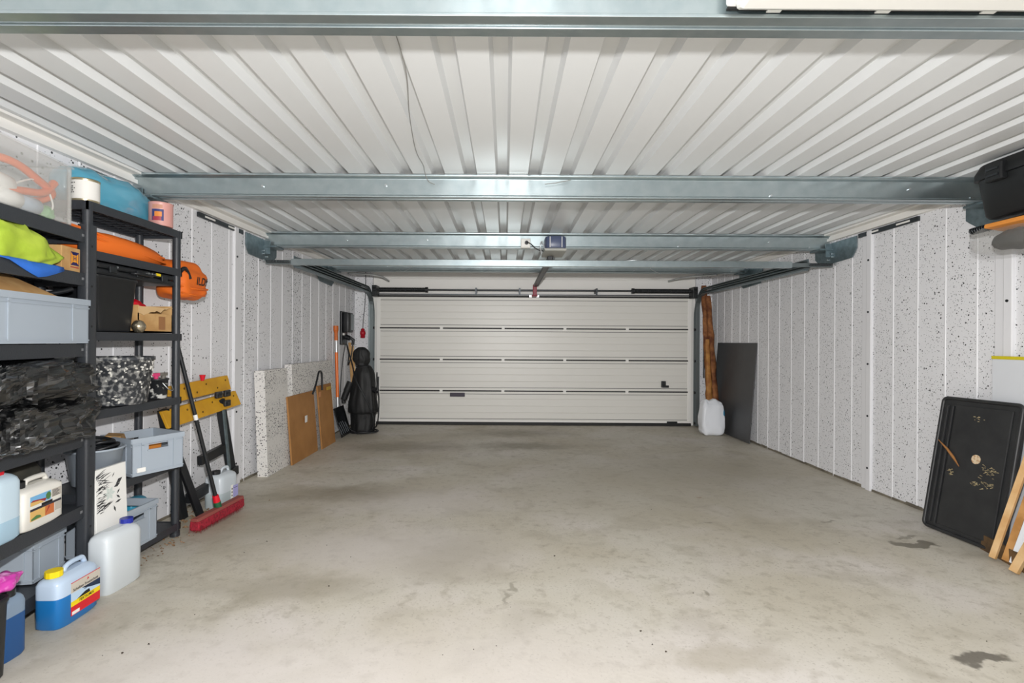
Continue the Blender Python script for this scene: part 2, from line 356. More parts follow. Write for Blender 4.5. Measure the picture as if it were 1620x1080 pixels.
# ------------------------------------------------------------ sectional door
DX0,DX1,DY=-2.0,2.9,7.87
door=bpy.data.objects.new('door_1',None); C.objects.link(door); door.location=(.45,DY,0); struct(door)
zb=[.045,.53,1.015,1.503,1.987]
hxs=[-1.97,-.99,-.03,.93,1.9,2.87]
hinge0=None
mDarkLine=mat('groove_shade','#4c4c4a',.6)
for k in range(4):
    a,b=zb[k]+.003,zb[k+1]-.003
    h=b-a; p=[(DY+.04,a),(DY,a),(DY,a+.043),(DY+.014,a+.043),(DY+.014,a+.050),(DY+.004,a+.050)]
    for g in (.3,.52,.74):
        z=a+h*g; p+=[(DY+.004,z-.004),(DY+.007,z),(DY+.004,z+.004)]
    p+=[(DY+.004,b-.050),(DY+.014,b-.050),(DY+.014,b-.043),(DY,b-.043),(DY,b),(DY+.04,b)]
    sec=MB().prism(p,'x',DX0,DX1).build('door_section',mDoor,door)
    # pressed edge rails left and right
    for x in (DX0,DX1-.06): MB().box((x,DY-.006,a+.01),(x+.06,DY+.004,b-.01)).build('end_cap',mWhite,sec,bevel=.003)
    for z in (a+.0465,b-.0465): MB().box((DX0+.02,DY+.001,z-.0035),(DX1-.02,DY+.013,z+.0035)).build('edge_line',mDarkLine,sec)  # dark strips laid in the grooves paint in their shade
    if k<3:
        for x in hxs:
            z=b
            if hinge0 is None:
                hinge0=MB().box((-.022,-.008,-.03),(.022,0,.03)).box((-.016,-.02,-.006),(.016,-.006,.006)).box((-.03,-.006,.012),(.03,0,.026)).box((-.03,-.006,-.026),(.03,0,-.012)).build('hinge',mWhite,sec,local=True)
                hinge0.location=Vector((x,DY-.002,z))-door.location-sec.location
            else: share(hinge0,'hinge',sec,Vector((x,DY-.002,z))-door.location-sec.location)
        MB().box((DX0+.03,DY-.003,b-.008),(DX1-.03,DY+.02,b+.012)).build('joint_seal',mRubber,sec)
MB().box((DX0,DY-.01,.0),(DX1,DY+.03,.045)).build('bottom_seal',mRubber,door,bevel=.006)
MB().box((DX0,DY-.012,.048),(DX1,DY,.075)).build('bottom_rail',mWhite,door,bevel=.002)
MB().box((DX0,DY-.012,1.985),(DX1,DY+.03,2.012)).build('top_seal',mRubber,door,bevel=.006)
MB().box((DX0,DY-.02,2.02),(DX1,DY,2.034)).build('top_rod',mDarkSteel,door)
g=MB().box((-.85,DY-.03,.44),(-.62,DY-.0,.50)).build('pull_grip',mat('purple_black','#2c2236',.5),door,bevel=.006); g['label']='dark purple pull grip'
l=MB().box((2.43,DY-.03,.60),(2.5,DY,.70)).box((2.44,DY-.05,.60),(2.54,DY-.03,.635)).build('lock_handle',mBlack,door,bevel=.006); l['label']='small black inner lock with lever'
MB().box((2.52,DY-.03,.03),(2.68,DY-.01,.075)).build('bottom_bracket',mBlack,door,bevel=.004)
# ------------------------------------------------------------ tracks
def track(x, sg, label):
    t=thing('door_track',label,'track',(x,7.78,0))
    def rail(off,name,zt,yn,rad,w):
        pts=[(x,DY-.05-off,.02),(x,DY-.05-off,zt-rad)]
        for i in range(1,9):
            a=math.pi/2*i/8; pts.append((x,DY-.05-off-rad*(1-math.cos(a)),zt-rad+rad*math.sin(a)))
        pts.append((x,yn,zt))
        prof=[(-w/2,-.012),(w/2,-.012),(w/2,-.006),(-w/2+.004,-.006),(-w/2+.004,.012),(w/2,.012),(w/2,.018),(-w/2,.018)]
        rings=[]
        for i,p in enumerate(pts):
            q0,q1=Vector(pts[max(i-1,0)]),Vector(pts[min(i+1,len(pts)-1)]); d=(q1-q0).normalized(); nrm=Vector((1,0,0)).cross(d)
            rings.append([Vector(p)+Vector((-sg*u,0,0))+nrm*v for u,v in prof])
        MB().loft(rings,0,False).build(name,mTrackD,t)
    rail(0,'lower_rail',2.045,4.95,.36,.06)
    rail(.06,'upper_rail',2.10,4.98,.30,.05)
    MB().box((x-.035,4.98,2.018),(x+.035,7.3,2.025)).box((min(x+sg*.03,x+sg*.037),4.98,2.02),(max(x+sg*.03,x+sg*.037),7.3,2.13)).build('track_angle',mGalvD,t)
    # wall side jamb angle
    MB().box((min(x+sg*.03,x+sg*.075),DY-.02,0),(max(x+sg*.03,x+sg*.075),DY+.05,2.02)).build('jamb_angle',mGalv,t)
    # rollers
    r=MB().tube([(0,0,0),(-sg*.04,0,0)],.02,10).build('roller',mBlack,t,local=True); r.location=(0,.0,.53)
    for z in (1.015,1.5,.06): share(r,'roller',t,(0,0,z))
track(-2.05,-1,'galvanised door track curving up the left side of the garage door')
track(2.95,1,'galvanised door track curving up the right side of the garage door')
# crossbar tying track ends under the third beam
t=thing('track_crossbar','long galvanised crossbar hung below the third roof beam between the tracks','crossbar',(.42,4.93,2.03))
MB().prism([(4.9,2.03),(4.9,2.09),(4.95,2.09),(4.95,2.08),(4.91,2.08),(4.91,2.04),(4.95,2.04),(4.95,2.03)],'x',-2.08,2.78).build('bar',mGalv,t,bevel=.002)
for sg,xe in ((-1,-2.33),(1,3.18)):
    xs=-2.08 if sg<0 else 2.78
    MB().box((min(xs,xe),4.91,2.04),(max(xs,xe),4.935,2.078)).build('end_sleeve',mTrackD,t)
    pts=[]
    x1=xe-sg*.02; x2=xe-sg*.24
    for i in range(121):
        a=i*2*math.pi/8; pts.append((x1+(x2-x1)*i/120,4.885+.012*math.cos(a),2.06+.012*math.sin(a)))
    MB().tube(pts,.003,5).build('tension_spring',mDarkSteel,t)
    MB().tube([(x1+sg*.02,4.885,2.06),(x1+sg*.03,4.885,2.075)],.012,8).build('eye_bolt',mSteel,t)
# torsion shaft
t=thing('torsion_shaft','dark torsion spring shaft mounted above the garage door','shaft',(.45,7.75,2.08))
MB().tube([(-2.02,7.75,2.085),(2.92,7.75,2.085)],.013,10).build('shaft',mDarkSteel,t)
for a,b in ((-1.93,-1.22),(1.97,2.84)):
    pts=[]; n=int((b-a)/.016)
    for i in range(n*8+1):
        th=i*2*math.pi/8; pts.append((a+(b-a)*i/(n*8),7.75+.03*math.cos(th),2.085+.03*math.sin(th)))
    MB().tube(pts,.0075,5).build('torsion_spring',mat('spring_steel','#3b3d3f',.4,.7),t)
    MB().tube([(a,7.75,2.085),(b,7.75,2.085)],.024,10).build('spring_core',mBlack,t)
for x in (-1.205,1.955): MB().tube([(x-.02,7.75,2.085),(x+.02,7.75,2.085)],.042,12).build('spring_cone',mBlack,t)
for x in (-2.0,2.9): MB().tube([(x-.03,7.75,2.085),(x+.03,7.75,2.085)],.06,16).box((x-.035,7.7,1.98),(x+.035,7.9,2.15)).build('cable_drum',mBlack,t,bevel=.006)
for x in (-.45,.22,1.4): MB().box((x-.012,7.73,2.05),(x+.012,7.92,2.12)).box((x-.012,7.74,2.02),(x+.012,7.76,2.06)).build('bearing_plate',mDarkSteel,t)
# door opener
t=thing('door_opener','blue grey garage door opener motor with black rail to the door','door opener',(.475,4.88,2.18))
MB().sup([(2.187,.095,.12,4),(2.20,.102,.126,4),(2.285,.102,.126,4),(2.296,.096,.12,4)],(.475,4.88,0),32).build('motor_housing',mat('opener_plastic','#4b5470',.35),t)
for x in (.418,.53): MB().box((x-.003,4.752,2.19),(x+.003,4.76,2.29)).build('seam',mWhite,t)
MB().box((.37,4.8,2.165),(.58,5.2,2.19)).box((.4,5.0,2.19),(.55,5.2,2.226)).build('base_plate',mat('opener_grey','#a9a9a2',.5),t,bevel=.006)
MB().box((.425,5.1,2.125),(.475,7.62,2.165)).build('rail',mBlack,t,bevel=.004)
MB().box((.48,5.1,2.13),(.49,7.55,2.15)).build('rail_chain',mDarkSteel,t)
MB().tube(spline([(.38,4.86,2.18),(.36,4.86,2.24),(.345,4.86,2.26),(.335,4.86,2.22),(.345,4.88,2.15)]),.006,6).build('hanger_loop',mSteel,t)
a=MB().box((.415,7.62,2.0),(.475,7.68,2.16)).box((.40,7.66,1.99),(.49,7.86,2.01)).build('door_arm',mat('arm_red','#8d1730',.4),t,bevel=.006); a['label']='dark red door arm'
for x in (.37,.48): MB().box((x,7.80,1.985),(x+.04,7.86,2.02)).build('door_clip',mSteel,t)
# socket on the third beam
t=thing('socket_box','white power socket with black plug on the third roof beam','socket',(.2,5.0,2.27))
MB().box((.15,4.98,2.225),(.245,5.036,2.315)).box((.155,4.97,2.235),(.24,4.98,2.305)).build('box',mWhiteP,t,bevel=.006)
MB().tube([(.205,4.965,2.268),(.205,4.93,2.268)],.018,10).build('plug',mBlack,t)
o=MB().tube(spline([(.205,4.93,2.268),(.24,4.9,2.25),(.29,4.88,2.2),(.33,4.9,2.185),(.38,4.92,2.18)]),.005,6).build('power_cord',mBlack); tag(o,'short black power cord from the beam socket to the opener motor','cord')
# thin wires on the ceiling
def wire(name,pts,r,m,label): tag(MB().tube(spline(pts),r,5).build(name,m),label,'wire')
wireG=mat('wire_grey','#8c8a86',.5)
wire('thin_wire',[(-.385,1.56,2.37),(-.40,2.0,2.376),(-.46,2.4,2.374),(-.51,2.85,2.375),(-.50,3.05,2.36),(-.515,3.2,2.37),(-.5,3.255,2.33),(-.46,3.262,2.31)],.0022,wireG,'thin loose wire hanging along the ceiling left of the middle')
wire('thin_wire',[(.25,3.258,2.315),(.33,3.258,2.325),(.42,3.262,2.345)],.0022,wireG,'thin wire end on the second roof beam right of centre')
for pts,lab in (([(-1.42,6.74,2.25),(-1.25,6.3,2.17),(-.95,5.6,2.2)],'thin wire stretched left of the opener rail near the far beam'),([(1.0,5.05,2.1),(1.35,4.96,2.1),(1.5,5.2,2.05),(1.9,6.2,2.14)],'pale thin wire looping over the crossbar on the right')):
    wire('stay_wire',pts,.003,mSteel,lab)
tag(MB().tube(spline([(2.45,7.6,2.22),(2.55,7.4,2.24),(2.62,7.0,2.22),(2.8,6.7,2.2)]),.012,8).build('conduit_pipe',mSteel),'short bright pipe end at the far beam near right track','pipe')
tag(MB().tube(spline([(-1.75,7.6,2.2),(-1.8,7.3,2.23),(-1.9,7.0,2.22),(-2.1,6.75,2.2)]),.012,8).build('conduit_pipe',mSteel),'short bright pipe end at the far beam near left track','pipe')
# lamp in front of the nearest beam
t=thing('strip_lamp','white enclosed strip lamp with clips before the nearest beam, top right','lamp',(1.33,1.37,2.29))
MB().box((.62,1.28,2.252),(2.05,1.443,2.378)).build('tray',mWhiteP,t,bevel=.012)
MB().prism([(1.295,2.254),(1.305,2.225),(1.33,2.212),(1.38,2.212),(1.405,2.225),(1.418,2.254)],'x',.635,2.035).build('diffuser',mat('diffuser','#f4f3ee',.3,**{'Transmission Weight':.2}),t,bevel=.01)
MB().box((.625,1.432,2.247),(2.045,1.4435,2.252)).build('edge_strip',mRubber,t)  # thin dark strip along the lower far edge
c0=MB().prism([(1.446,2.244),(1.449,2.285),(1.444,2.287),(1.415,2.249),(1.412,2.244)],'x',-.02,.02)
c0.v=[p+Vector((0,0,0)) for p in c0.v]
cl=c0.build('clip',mWhiteP,t,local=False); base=cl.location.copy()
cl.location=(.76,0,0)
for x in (1.07,1.37,1.67,1.97): share(cl,'clip',t,(x,0,0))
# ------------------------------------------------------------ far left corner
lx=leftx
t=thing('wall_charger','black car charging box with glossy cover on the far left wall','charger',(lx(7.3)+.02,7.32,1.25))
xw=lx(7.3)+.012
MB().box((xw,7.2,1.24),(xw+.035,7.46,1.72)).build('back_plate',mBlack,t,bevel=.01)
MB().sup([(1.42,.05,.10,5),(1.44,.055,.105,5),(1.68,.055,.105,5),(1.70,.05,.1,5)],(xw+.08,7.33,0),28).build('housing',mBlack,t)
MB().box((xw+.132,7.31,1.45),(xw+.14,7.43,1.68)).build('glossy_cover',mat('gloss_grey','#8d9194',.15),t,bevel=.003)
MB().tube([(xw+.035,7.34,1.36),(xw+.11,7.34,1.33)],.035,12).build('plug_holster',mBlack,t)
MB().tube([(xw+.09,7.36,1.35),(xw+.15,7.37,1.31),(xw+.14,7.37,1.24)],.022,10).build('charging_plug',mBlack,t)
MB().box((xw+.036,7.24,1.375),(xw+.05,7.3,1.405)).build('rating_label',mWhiteP,t)
pts=[(xw+.14,7.37,1.24),(xw+.12,7.35,1.05),(xw+.1,7.28,.95),(xw+.12,7.25,1.1),(xw+.10,7.22,1.24),(xw+.22,7.1,.95),(-2.06,7.0,.75),(-1.9,7.0,.45),(-1.83,7.05,.2),(-1.86,7.1,.03)]
for i in range(40):
    a=i*2*math.pi/12; r=.17+.05*math.sin(i*.7); pts.append((-2.0+r*math.cos(a)*1.05,7.12+r*math.sin(a)*.6,.02+.015*(i%5)/2))
pts+=[(-1.8,7.1,.1),(-1.76,7.08,.45),(-1.78,7.06,.7),(-1.785,7.06,.86)]
tag(MB().tube(spline(pts,5),.009,6).build('charging_cable',mBlack),'long black charging cable hanging from the wall box and coiled on the floor','cable')
tag(MB().tube(spline([(xw+.08,7.22,1.25),(xw+.06,7.16,1.0),(xw+.05,7.1,.6),(xw+.07,7.05,.35),(xw+.2,7.0,.1),(xw+.3,7.0,.03)]),.007,6).build('supply_cable',mBlack),'black cable running down the left wall beside the snow shovel','cable')
# red plug on hanging cable
t=thing('hanging_plug','red industrial plug hanging on a cable beside the garage door','plug',(-2.2,7.8,1.33))
MB().tube(spline([(-2.16,7.82,2.375),(-2.16,7.82,2.2),(-2.165,7.81,1.9),(-2.19,7.8,1.6),(-2.195,7.8,1.47)]),.006,6).build('cable',mBlack,t)
MB().lathe([(.02,1.34),(.035,1.345),(.035,1.39),(.042,1.395),(.042,1.44),(.03,1.45),(.028,1.48),(.012,1.49)],(-2.195,7.8,0),16).build('plug_body',mat('cee_red','#b01226',.4),t)
# snow shovel
t=thing('snow_shovel','snow shovel with orange handle and black blade against the left wall','shovel',(-2.25,6.86,0))
top=Vector((-2.32,6.93,1.5)); low=Vector((-2.27,6.88,.33)); d=low-top
MB().tube([top+d*.0,top+d*.05],.034,12).tube([top+d*.05,top+d*.085,top+d*.17],[.034,.022,.024],12).build('hand_grip',mat('grip_orange','#c9641c',.4),t)
MB().tube([top+d*.17,top+d*1.02],.015,10).build('shaft',mat('alu','#d9dcde',.35,.6),t)
MB().tube([top+d*.31,top+d*.83],.021,12).build('orange_sleeve',mOrangeP,t)
b=MB(); nu,nv=9,7; gr=[]
for j in range(nv):
    for i in range(nu):
        u=(i/(nu-1)-.5); v=j/(nv-1)
        gr.append(Vector((-2.27+.11*v-.05*(1-4*u*u)*math.sin(v*3)+.02,6.86+u*.40,.40-.38*v)))
b.add(gr,[(j*nu+i,j*nu+i+1,(j+1)*nu+i+1,(j+1)*nu+i) for j in range(nv-1) for i in range(nu-1)],0,True)
o=b.build('blade',mBlack,t); sm=o.modifiers.new('thick','SOLIDIFY'); sm.thickness=.008
for i in range(5):
    y=6.72+i*.07; MB().tube([(-2.225,y,.2),(-2.185,y,.12),(-2.155,y,.05)],.006,6).build('blade_rib',mDarkSteel,t)
# black covered stand
def cov(p,d): return p
b=MB(); rings=[]; pk=[(0,.145,.12),(.04,.155,.13),(.2,.16,.13),(.28,.165,.135),(.30,.2,.15),(.5,.185,.14),(.7,.155,.12),(.85,.13,.105),(.91,.105,.085),(.95,.08,.07),(.98,.085,.07),(1.04,.115,.085),(1.12,.105,.08),(1.17,.085,.07),(1.205,.05,.04),(1.21,.015,.015)]
prof=[]
for i in range(len(pk)-1):
    for q in range(4):
        f=q/4; prof.append(tuple(pk[i][w]*(1-f)+pk[i+1][w]*f for w in range(3)))
prof.append(pk[-1]); n=64
for z,a,c in prof:
    ring=[]
    for j in range(n):
        th=2*math.pi*j/n; k=1+.10*nz((math.cos(th)*2,math.sin(th)*2,z*2.2),1.5,1)+.05*math.sin(th*7+3*nz((z,th,0),2))*(1 if z<.85 else .5)
        k*=1+.05*(1-2*abs(nz((math.cos(th)*3,math.sin(th)*3,z*7),1.3,4)))
        ring.append(Vector((-2.0+a*k*math.cos(th)-(.03 if z>.95 else 0)+(.03*nz((z*9,math.cos(th)*2,0),1,9) if z>.95 else .015*nz((z*3,1,0),1,9)),7.15+c*k*math.sin(th),z)))
    rings.append(ring)
b.loft(rings)
t=thing('covered_stand','upright black covered stand tied at the neck, left of the garage door','covered stand',(-2.0,7.15,0))
b.build('cover',mCover,t)
pts=[(-2.0+.1*math.cos(i*math.pi/8),7.15+.08*math.sin(i*math.pi/8),.935+.006*math.sin(i)) for i in range(17)]
MB().tube(pts,.009,6).build('neck_tie',mBlack,t)
MB().tube(spline([(-2.16,7.08,.72),(-2.2,7.05,.6),(-2.24,7.04,.48),(-2.24,7.04,.43)]),[.05]*9+[.045]*8+[.03]*8,8).build('cover_flap',mCover,t)
MB().tube([(-1.86,7.1,.62),(-1.78,7.06,.6)],.04,10).tube([(-1.78,7.06,.6),(-1.765,7.05,.8)],[.02,.012],8).build('side_arm',mBlack,t)
for i,(x0_,x1_) in enumerate(((-2.28,-2.17),(-2.24,-2.12))):
    b=MB(); a=Vector((x0_,7.42,1.27-.05*i)); c=Vector((x1_,7.33,.03)); dd=(c-a).normalized(); w=Vector((.0,1,0))
    b.prism([(-.018,-.008),(.018,-.008),(.018,.008),(-.018,.008)],'z',0,(c-a).length)
    R=dd.to_track_quat('Z','Y').to_matrix(); b.v=[a+R@p for p in b.v]
    tag(b.build('wooden_batten',mWoodL),('left','right')[i]+' pale wooden batten leaning behind the black covered stand','batten')
# speckled slabs leaning on the left wall
def lean(name,yA,yB,xb,xt,h,th,m,label,cat,z0=0):
    b=MB(); t_=Vector((xt-xb,0,h)).normalized(); nr=Vector((t_.z,0,-t_.x))*th
    P=[Vector((xb,y,z0)) for y in (yA,yB)]+[Vector((xt,y,z0+h)) for y in (yB,yA)]
    off=-nr
    b.add(P+[p+off for p in P],[(0,1,2,3),(7,6,5,4),(0,4,5,1),(1,5,6,2),(2,6,7,3),(3,7,4,0)])
    o=b.build(name,m,bevel=.003); return tag(o,label,cat)
lean('speckled_slab',4.80,5.30,lx(5)+.17,lx(5)+.13,1.01,.10,mSlab,'tall narrow speckled slab on the left wall nearest the broom','slab',0)
lean('speckled_slab',5.43,6.72,lx(6)+.14,lx(6)+.105,1.04,.08,mSlab,'wide speckled slab behind the two brown boards','slab')
o=lean('brown_board',5.25,5.97,-2.20,-2.255,.71,.018,mBrownB,'larger brown hardboard sheet leaning on speckled slab, white sticker in middle','board')
MB().box((-2.218,5.62,.385),(-2.215,5.68,.46),R=None).build('sticker',mWhiteP,o)
o=lean('brown_board',6.03,6.50,-2.17,-2.235,.755,.018,mBrownB,'smaller brown hardboard sheet next to the snow shovel blade','board')
MB().box((-2.221,6.3,.68),(-2.216,6.45,.72)).build('tape_strip',mat('tape','#c9a53f',.4),o)
MB().box((-2.222,6.04,.62),(-2.216,6.10,.68)).build('tape_strip',mat('tape2','#c98a5a',.5),o)
tag(MB().tube(spline([(-2.215,5.83,.68),(-2.2,5.9,.8),(-2.215,6.02,.92),(-2.21,6.1,.9),(-2.21,6.12,.7)]),.012,6).build('black_strap',mBlack),'black carrying strap sticking up behind the brown boards','strap')
# ------------------------------------------------------------ far right corner
b=MB(); o=None
y0,y1=6.47,7.66
lb=MB(); 
P=[Vector((3.13,y0,.01)),Vector((3.13,y1,.01)),Vector((3.222,y1,1.30)),Vector((3.222,y0,1.30))]
lb.add(P+[p+Vector((.012,0,0)) for p in P],[(0,1,2,3),(7,6,5,4),(0,4,5,1),(1,5,6,2),(2,6,7,3),(3,7,4,0)])
tag(lb.build('black_sheet',mSheetBlk,bevel=.002),'large matt black panel leaning on the far right wall','panel')
mBark=mat('bark_wood','#5f3218',.8,0,'#a06a3c',9,(.40,.70),bump=.6,bscale=30)
mBark2=mat('split_wood','#b5803f',.7,0,'#8a5526',11,(.35,.65),bump=.4,bscale=30)
for i,(xt,yt,zt,xb,yb,w,lab,m) in enumerate(((2.99,7.62,2.16,3.07,7.5,.05,'tallest rough bark plank standing in the right corner beside the door',mBark),(3.03,7.55,2.0,3.13,7.45,.045,'rough plank with reddish bark, second in the right corner bundle',mBark),(3.0,7.5,1.35,3.02,7.42,.04,'shorter split plank at the front of the right corner bundle',mBark2))):
    rings=[]; nn=14
    for k in range(25):
        f=k/24; c=Vector((xb+(xt-xb)*f,yb+(yt-yb)*f,.0+zt*f)); ww=w*(1.25-.5*f)
        rings.append([c+Vector((ww*math.cos(2*math.pi*j/nn)*(1+.55*nz((j*.8,f*11,i),1.3)),ww*.6*math.sin(2*math.pi*j/nn)*(1+.55*nz((j*.9,f*11,i+5),1.3)),0)) for j in range(nn)])
    tag(MB().loft(rings).build('bark_plank',m),lab,'plank')
def sack(p,d):
    p=p+Vector((.016*nz(p,16,2),.014*nz(p,14,3)+.008*math.sin(p.x*45+6*nz(p,5,1)),.006*nz(p,12,4))); k=1-.22*max(0,p.z/.25)**2
    if p.z>.19: p.z+=.012*math.sin(p.x*38)
    return Vector((p.x*k,p.y*(k-.35*max(0,p.z/.25)**3),p.z))
t=thing('white_sack','white plastic sack standing in front of the bark planks','sack',(2.92,7.14,0))
MB().blob((2.92,7.14,.25),(.16,.11,.25),5.5,56,34,sack).build('sack_body',mat('sack_film','#e9ecf2',.35),t)
MB().blob((3.055,7.12,.3),(.03,.07,.09),2.5,20,12).build('blue_print',mat('sack_blue','#3f8fb5',.4),t)
for i,x in enumerate((3.1,3.135)):
    tag(MB().tube([(x,7.88,.75),(x,7.88,2.1)],.012,8).build('conduit',mBlack),('left','right')[i]+' thin black conduit running up the right return of the back wall','conduit')
# ------------------------------------------------------------ near right
t=thing('black_tray','large black plastic tray leaning on the near right wall, dirty with round sticker','tray',(3.03,3.3,fz(3.3)))
A=Vector((2.995,3.57,fz(3.5)+.012)); Bv=Vector((3.015,3.08,fz(3.1)+.012)); top=Vector((3.15,3.53,.88))
u=(Bv-A).normalized(); v=(top-A); v=(v-u*v.dot(u)).normalized(); w=v.cross(u); 
if w.x>0: w=-w
TW,TH=.53,.90
mTray=mat('tray_plastic','#242527',.45,0,'#2f3031',9,(.3,.7),bump=.1)
def TP(a,b_,c): return A+u*a+v*b_+w*c
def tbox(mb,a0,b0,c0,a1,b1,c1,m=0):
    vs=[TP(*q) for q in [(a0,b0,c0),(a1,b0,c0),(a1,b1,c0),(a0,b1,c0),(a0,b0,c1),(a1,b0,c1),(a1,b1,c1),(a0,b1,c1)]]
    mb.add(vs,[(0,3,2,1),(4,5,6,7),(0,1,5,4),(1,2,6,5),(2,3,7,6),(3,0,4,7)],m)
b=MB(); r=.03; pts=[]
for cx,cy,a0 in ((TW-r,r,-90),(TW-r,TH-r,0),(r,TH-r,90),(r,r,180)):
    for k in range(7):
        a=math.radians(a0+15*k); pts.append((cx+r*math.cos(a),cy+r*math.sin(a)))
b.loft([[TP(a,c,0) for a,c in pts],[TP(a,c,.03) for a,c in pts]],0,False); b.build('tray_base',mTray,t,bevel=.004)
ring=[TP(a,c,.034) for a,c in pts]; ring.append(ring[0]); MB().tube(ring,.012,8).build('rim',mTray,t)
b=MB(); tbox(b,.10,.035,.03,TW-.05,TH-.04,.04); b.build('raised_field',mTray,t,bevel=.004)
for a in (.045,.085): 
    b=MB(); tbox(b,a-.006,.03,.03,a+.006,TH-.05,.046); b.build('groove_rib',mTray,t,bevel=.004)
b=MB(); b.loft([[TP(.30+.03*math.cos(2*math.pi*j/20),.52+.03*math.sin(2*math.pi*j/20),z) for j in range(20)] for z in (.04,.042)],0,False)
o=b.build('round_sticker',mat('sticker_cream','#d9c6a8',.5,0,'#b98d62',60,(.45,.6)),t); o['label']='round cream sticker'
mMud=mat('dried_mud','#8f8263',.9,0,'#b0a27c',40)
for (ca,cb,n,sp) in ((.40,.46,26,.05),(.33,.36,14,.04),(.13,.40,10,.03),(.4,.37,10,.03),(.28,.78,7,.03)):
    b=MB()
    for k in range(n):
        a=ca+random.gauss(0,sp*.6); c=cb+random.gauss(0,sp*.4); l=random.uniform(.003,.016); q=random.uniform(-.6,.6)
        b.add([TP(a-l,c-l*q-.0015,.0405),TP(a+l,c+l*q-.0015,.0405),TP(a+l*.7,c+l*q+.003,.0425),TP(a-l*.6,c-l*q+.0025,.0425)],[(0,1,2,3)])
    o=b.build('mud_splash',mMud,t); o['kind']='stuff'
tag(MB().tube([TP(.035,.60,.062),TP(.10,.55,.052),TP(.15,.505,.05),TP(.2,.45,.046)],[.002,.008,.009,.002],6).build('dry_leaf',mat('dry_leaf','#9c6a3a',.8)),'narrow brown dry leaf stuck on the black tray','leaf')
t=thing('white_board','white board with a yellow top edge behind the black tray','board',(3.215,2.95,fz(2.95)))
MB().box((3.188,2.55,fz(2.9)),(3.206,3.31,1.205)).build('board',mat('board_white','#d6d9de',.4),t,bevel=.003)
MB().box((3.186,2.55,1.205),(3.208,3.312,1.225)).build('top_edge',mat('edge_yellow','#cfc01f',.5),t)
# timber offcuts at the right edge
def plank(a,b_,w,th,m,label,tw=0,name='timber_offcut'):
    a=Vector(a); b_=Vector(b_); d=(b_-a); R=d.to_track_quat('Z','Y').to_matrix()@Matrix.Rotation(tw,3,'Z')
    mb=MB().box((-w/2,-th/2,0),(w/2,th/2,d.length)); mb.v=[a+R@p for p in mb.v]
    return tag(mb.build(name,m,bevel=.002),label,'plank')
z3=fz(2.9)
plank((2.885,2.985,z3+.012),(3.15,2.93,.98),.032,.022,mWoodL,'thin pale timber offcut nearest the black tray',.5)
plank((2.925,2.945,z3+.012),(3.16,2.88,.92),.036,.022,mat('tan_wood','#c08f55',.65,0,'#a9783f',9),'darker tan timber offcut, second from the black tray',.5)
plank((2.925,2.89,z3+.012),(3.14,2.82,.86),.06,.014,mat('white_board2','#e6e9ee',.4),'white painted board among the timber offcuts at right edge',.5)
plank((2.825,2.80,z3+.012),(3.1,2.72,.7),.04,.03,mWoodL,'thick pale timber offcut at the right edge before the white board',.5)
plank((2.99,3.16,.02+z3),(2.90,2.80,.022+z3),.13,.018,mat('dark_offcut','#6d5233',.8,0,'#4d3a24',12),'flat dark brown wood offcut lying on the floor by the tray',1.45)
t=thing('pale_green_can','pale green plastic can cut off by the right edge of the picture','canister',(2.86,2.6,fz(2.6)))
MB().sup([(fz(2.6),.07,.1,4),(fz(2.6)+.02,.08,.11,4),(.25,.08,.11,4),(.29,.06,.09,3),(.31,.02,.02,2)],(2.86,2.6,0)).build('can_body',mat('pale_green','#bccab8',.4),t)
MB().lathe([(.022,.31),(.022,.335)],(2.86,2.6,0)).build('cap',mWhiteP,t)
# high shelf on the right wall with toolbox
t=thing('wall_shelf','grey steel wall shelf under the black toolbox on the right wall','shelf',(3.05,2.3,1.8))
for z,ya,yb in ((2.035,1.7,2.86),(1.825,1.7,2.86)):
    MB().box((2.93,ya,z-.02),(3.235,yb,z)).build('board',mGalvD,t,bevel=.002)
for y in (1.8,2.5): MB().box((3.2,y,1.7),(3.236,y+.03,2.3)).build('upright',mGalvD,t)
mToolB=mat('toolbox_plastic','#131517',.5)
t=thing('toolbox','black plastic toolbox with latched lid high on the right wall shelf','toolbox',(3.0,2.6,2.036))
MB().sup([(2.036,.165,.30,8),(2.05,.175,.31,8),(2.26,.2,.335,8)],(2.985,2.69,0),40).build('box_body',mToolB,t)
MB().sup([(2.262,.213,.35,8),(2.30,.213,.35,8),(2.345,.195,.33,8),(2.35,.19,.325,8)],(2.985,2.69,0),40).build('lid',mToolB,t)
for y in (2.86,2.48): 
    l=MB().box((2.75,y-.05,2.225),(2.79,y+.05,2.33)).build('latch',mToolB,t,bevel=.008)
    MB().box((2.743,y-.035,2.25),(2.751,y+.035,2.262)).box((2.743,y-.035,2.285),(2.751,y+.035,2.297)).build('latch_rib',mDarkSteel,l,bevel=.002)
mTubC=clear('clear_tub','#b9b8b4',.2,.15)
t=thing('clear_tub','clear plastic bag of odds and ends below the toolbox, right edge','plastic bag',(2.96,2.87,1.827))
def tubf(p,d):
    p=p+Vector((.012*nz(p,9,1),.012*nz(p,9,2),.008*nz(p,9,3))); return p
MB().blob((2.945,2.88,1.915),(.155,.25,.087),3.2,44,22,tubf).build('bag_film',mTubC,t)
tag(MB().blob((2.88,2.82,1.895),(.075,.14,.055),2.6,32,18,lambda p,d:p+d*.012*nz(p,20,4)).build('black_pouch',mCover),'black pouch inside the clear bag below the toolbox','pouch')
pts=[]
for i in range(200):
    a=i*2*math.pi/8; pts.append((2.92+.02*math.cos(a)-.0006*i*.3,3.17-.0022*i,2.005+.018*math.sin(a)))
tag(MB().tube(pts,.005,5).tube([(2.92,3.17,2.005),(2.885,2.73,2.005)],.014,8).build('spring_hose',mDarkSteel),'ribbed grey hose end poking out under the black toolbox','hose')
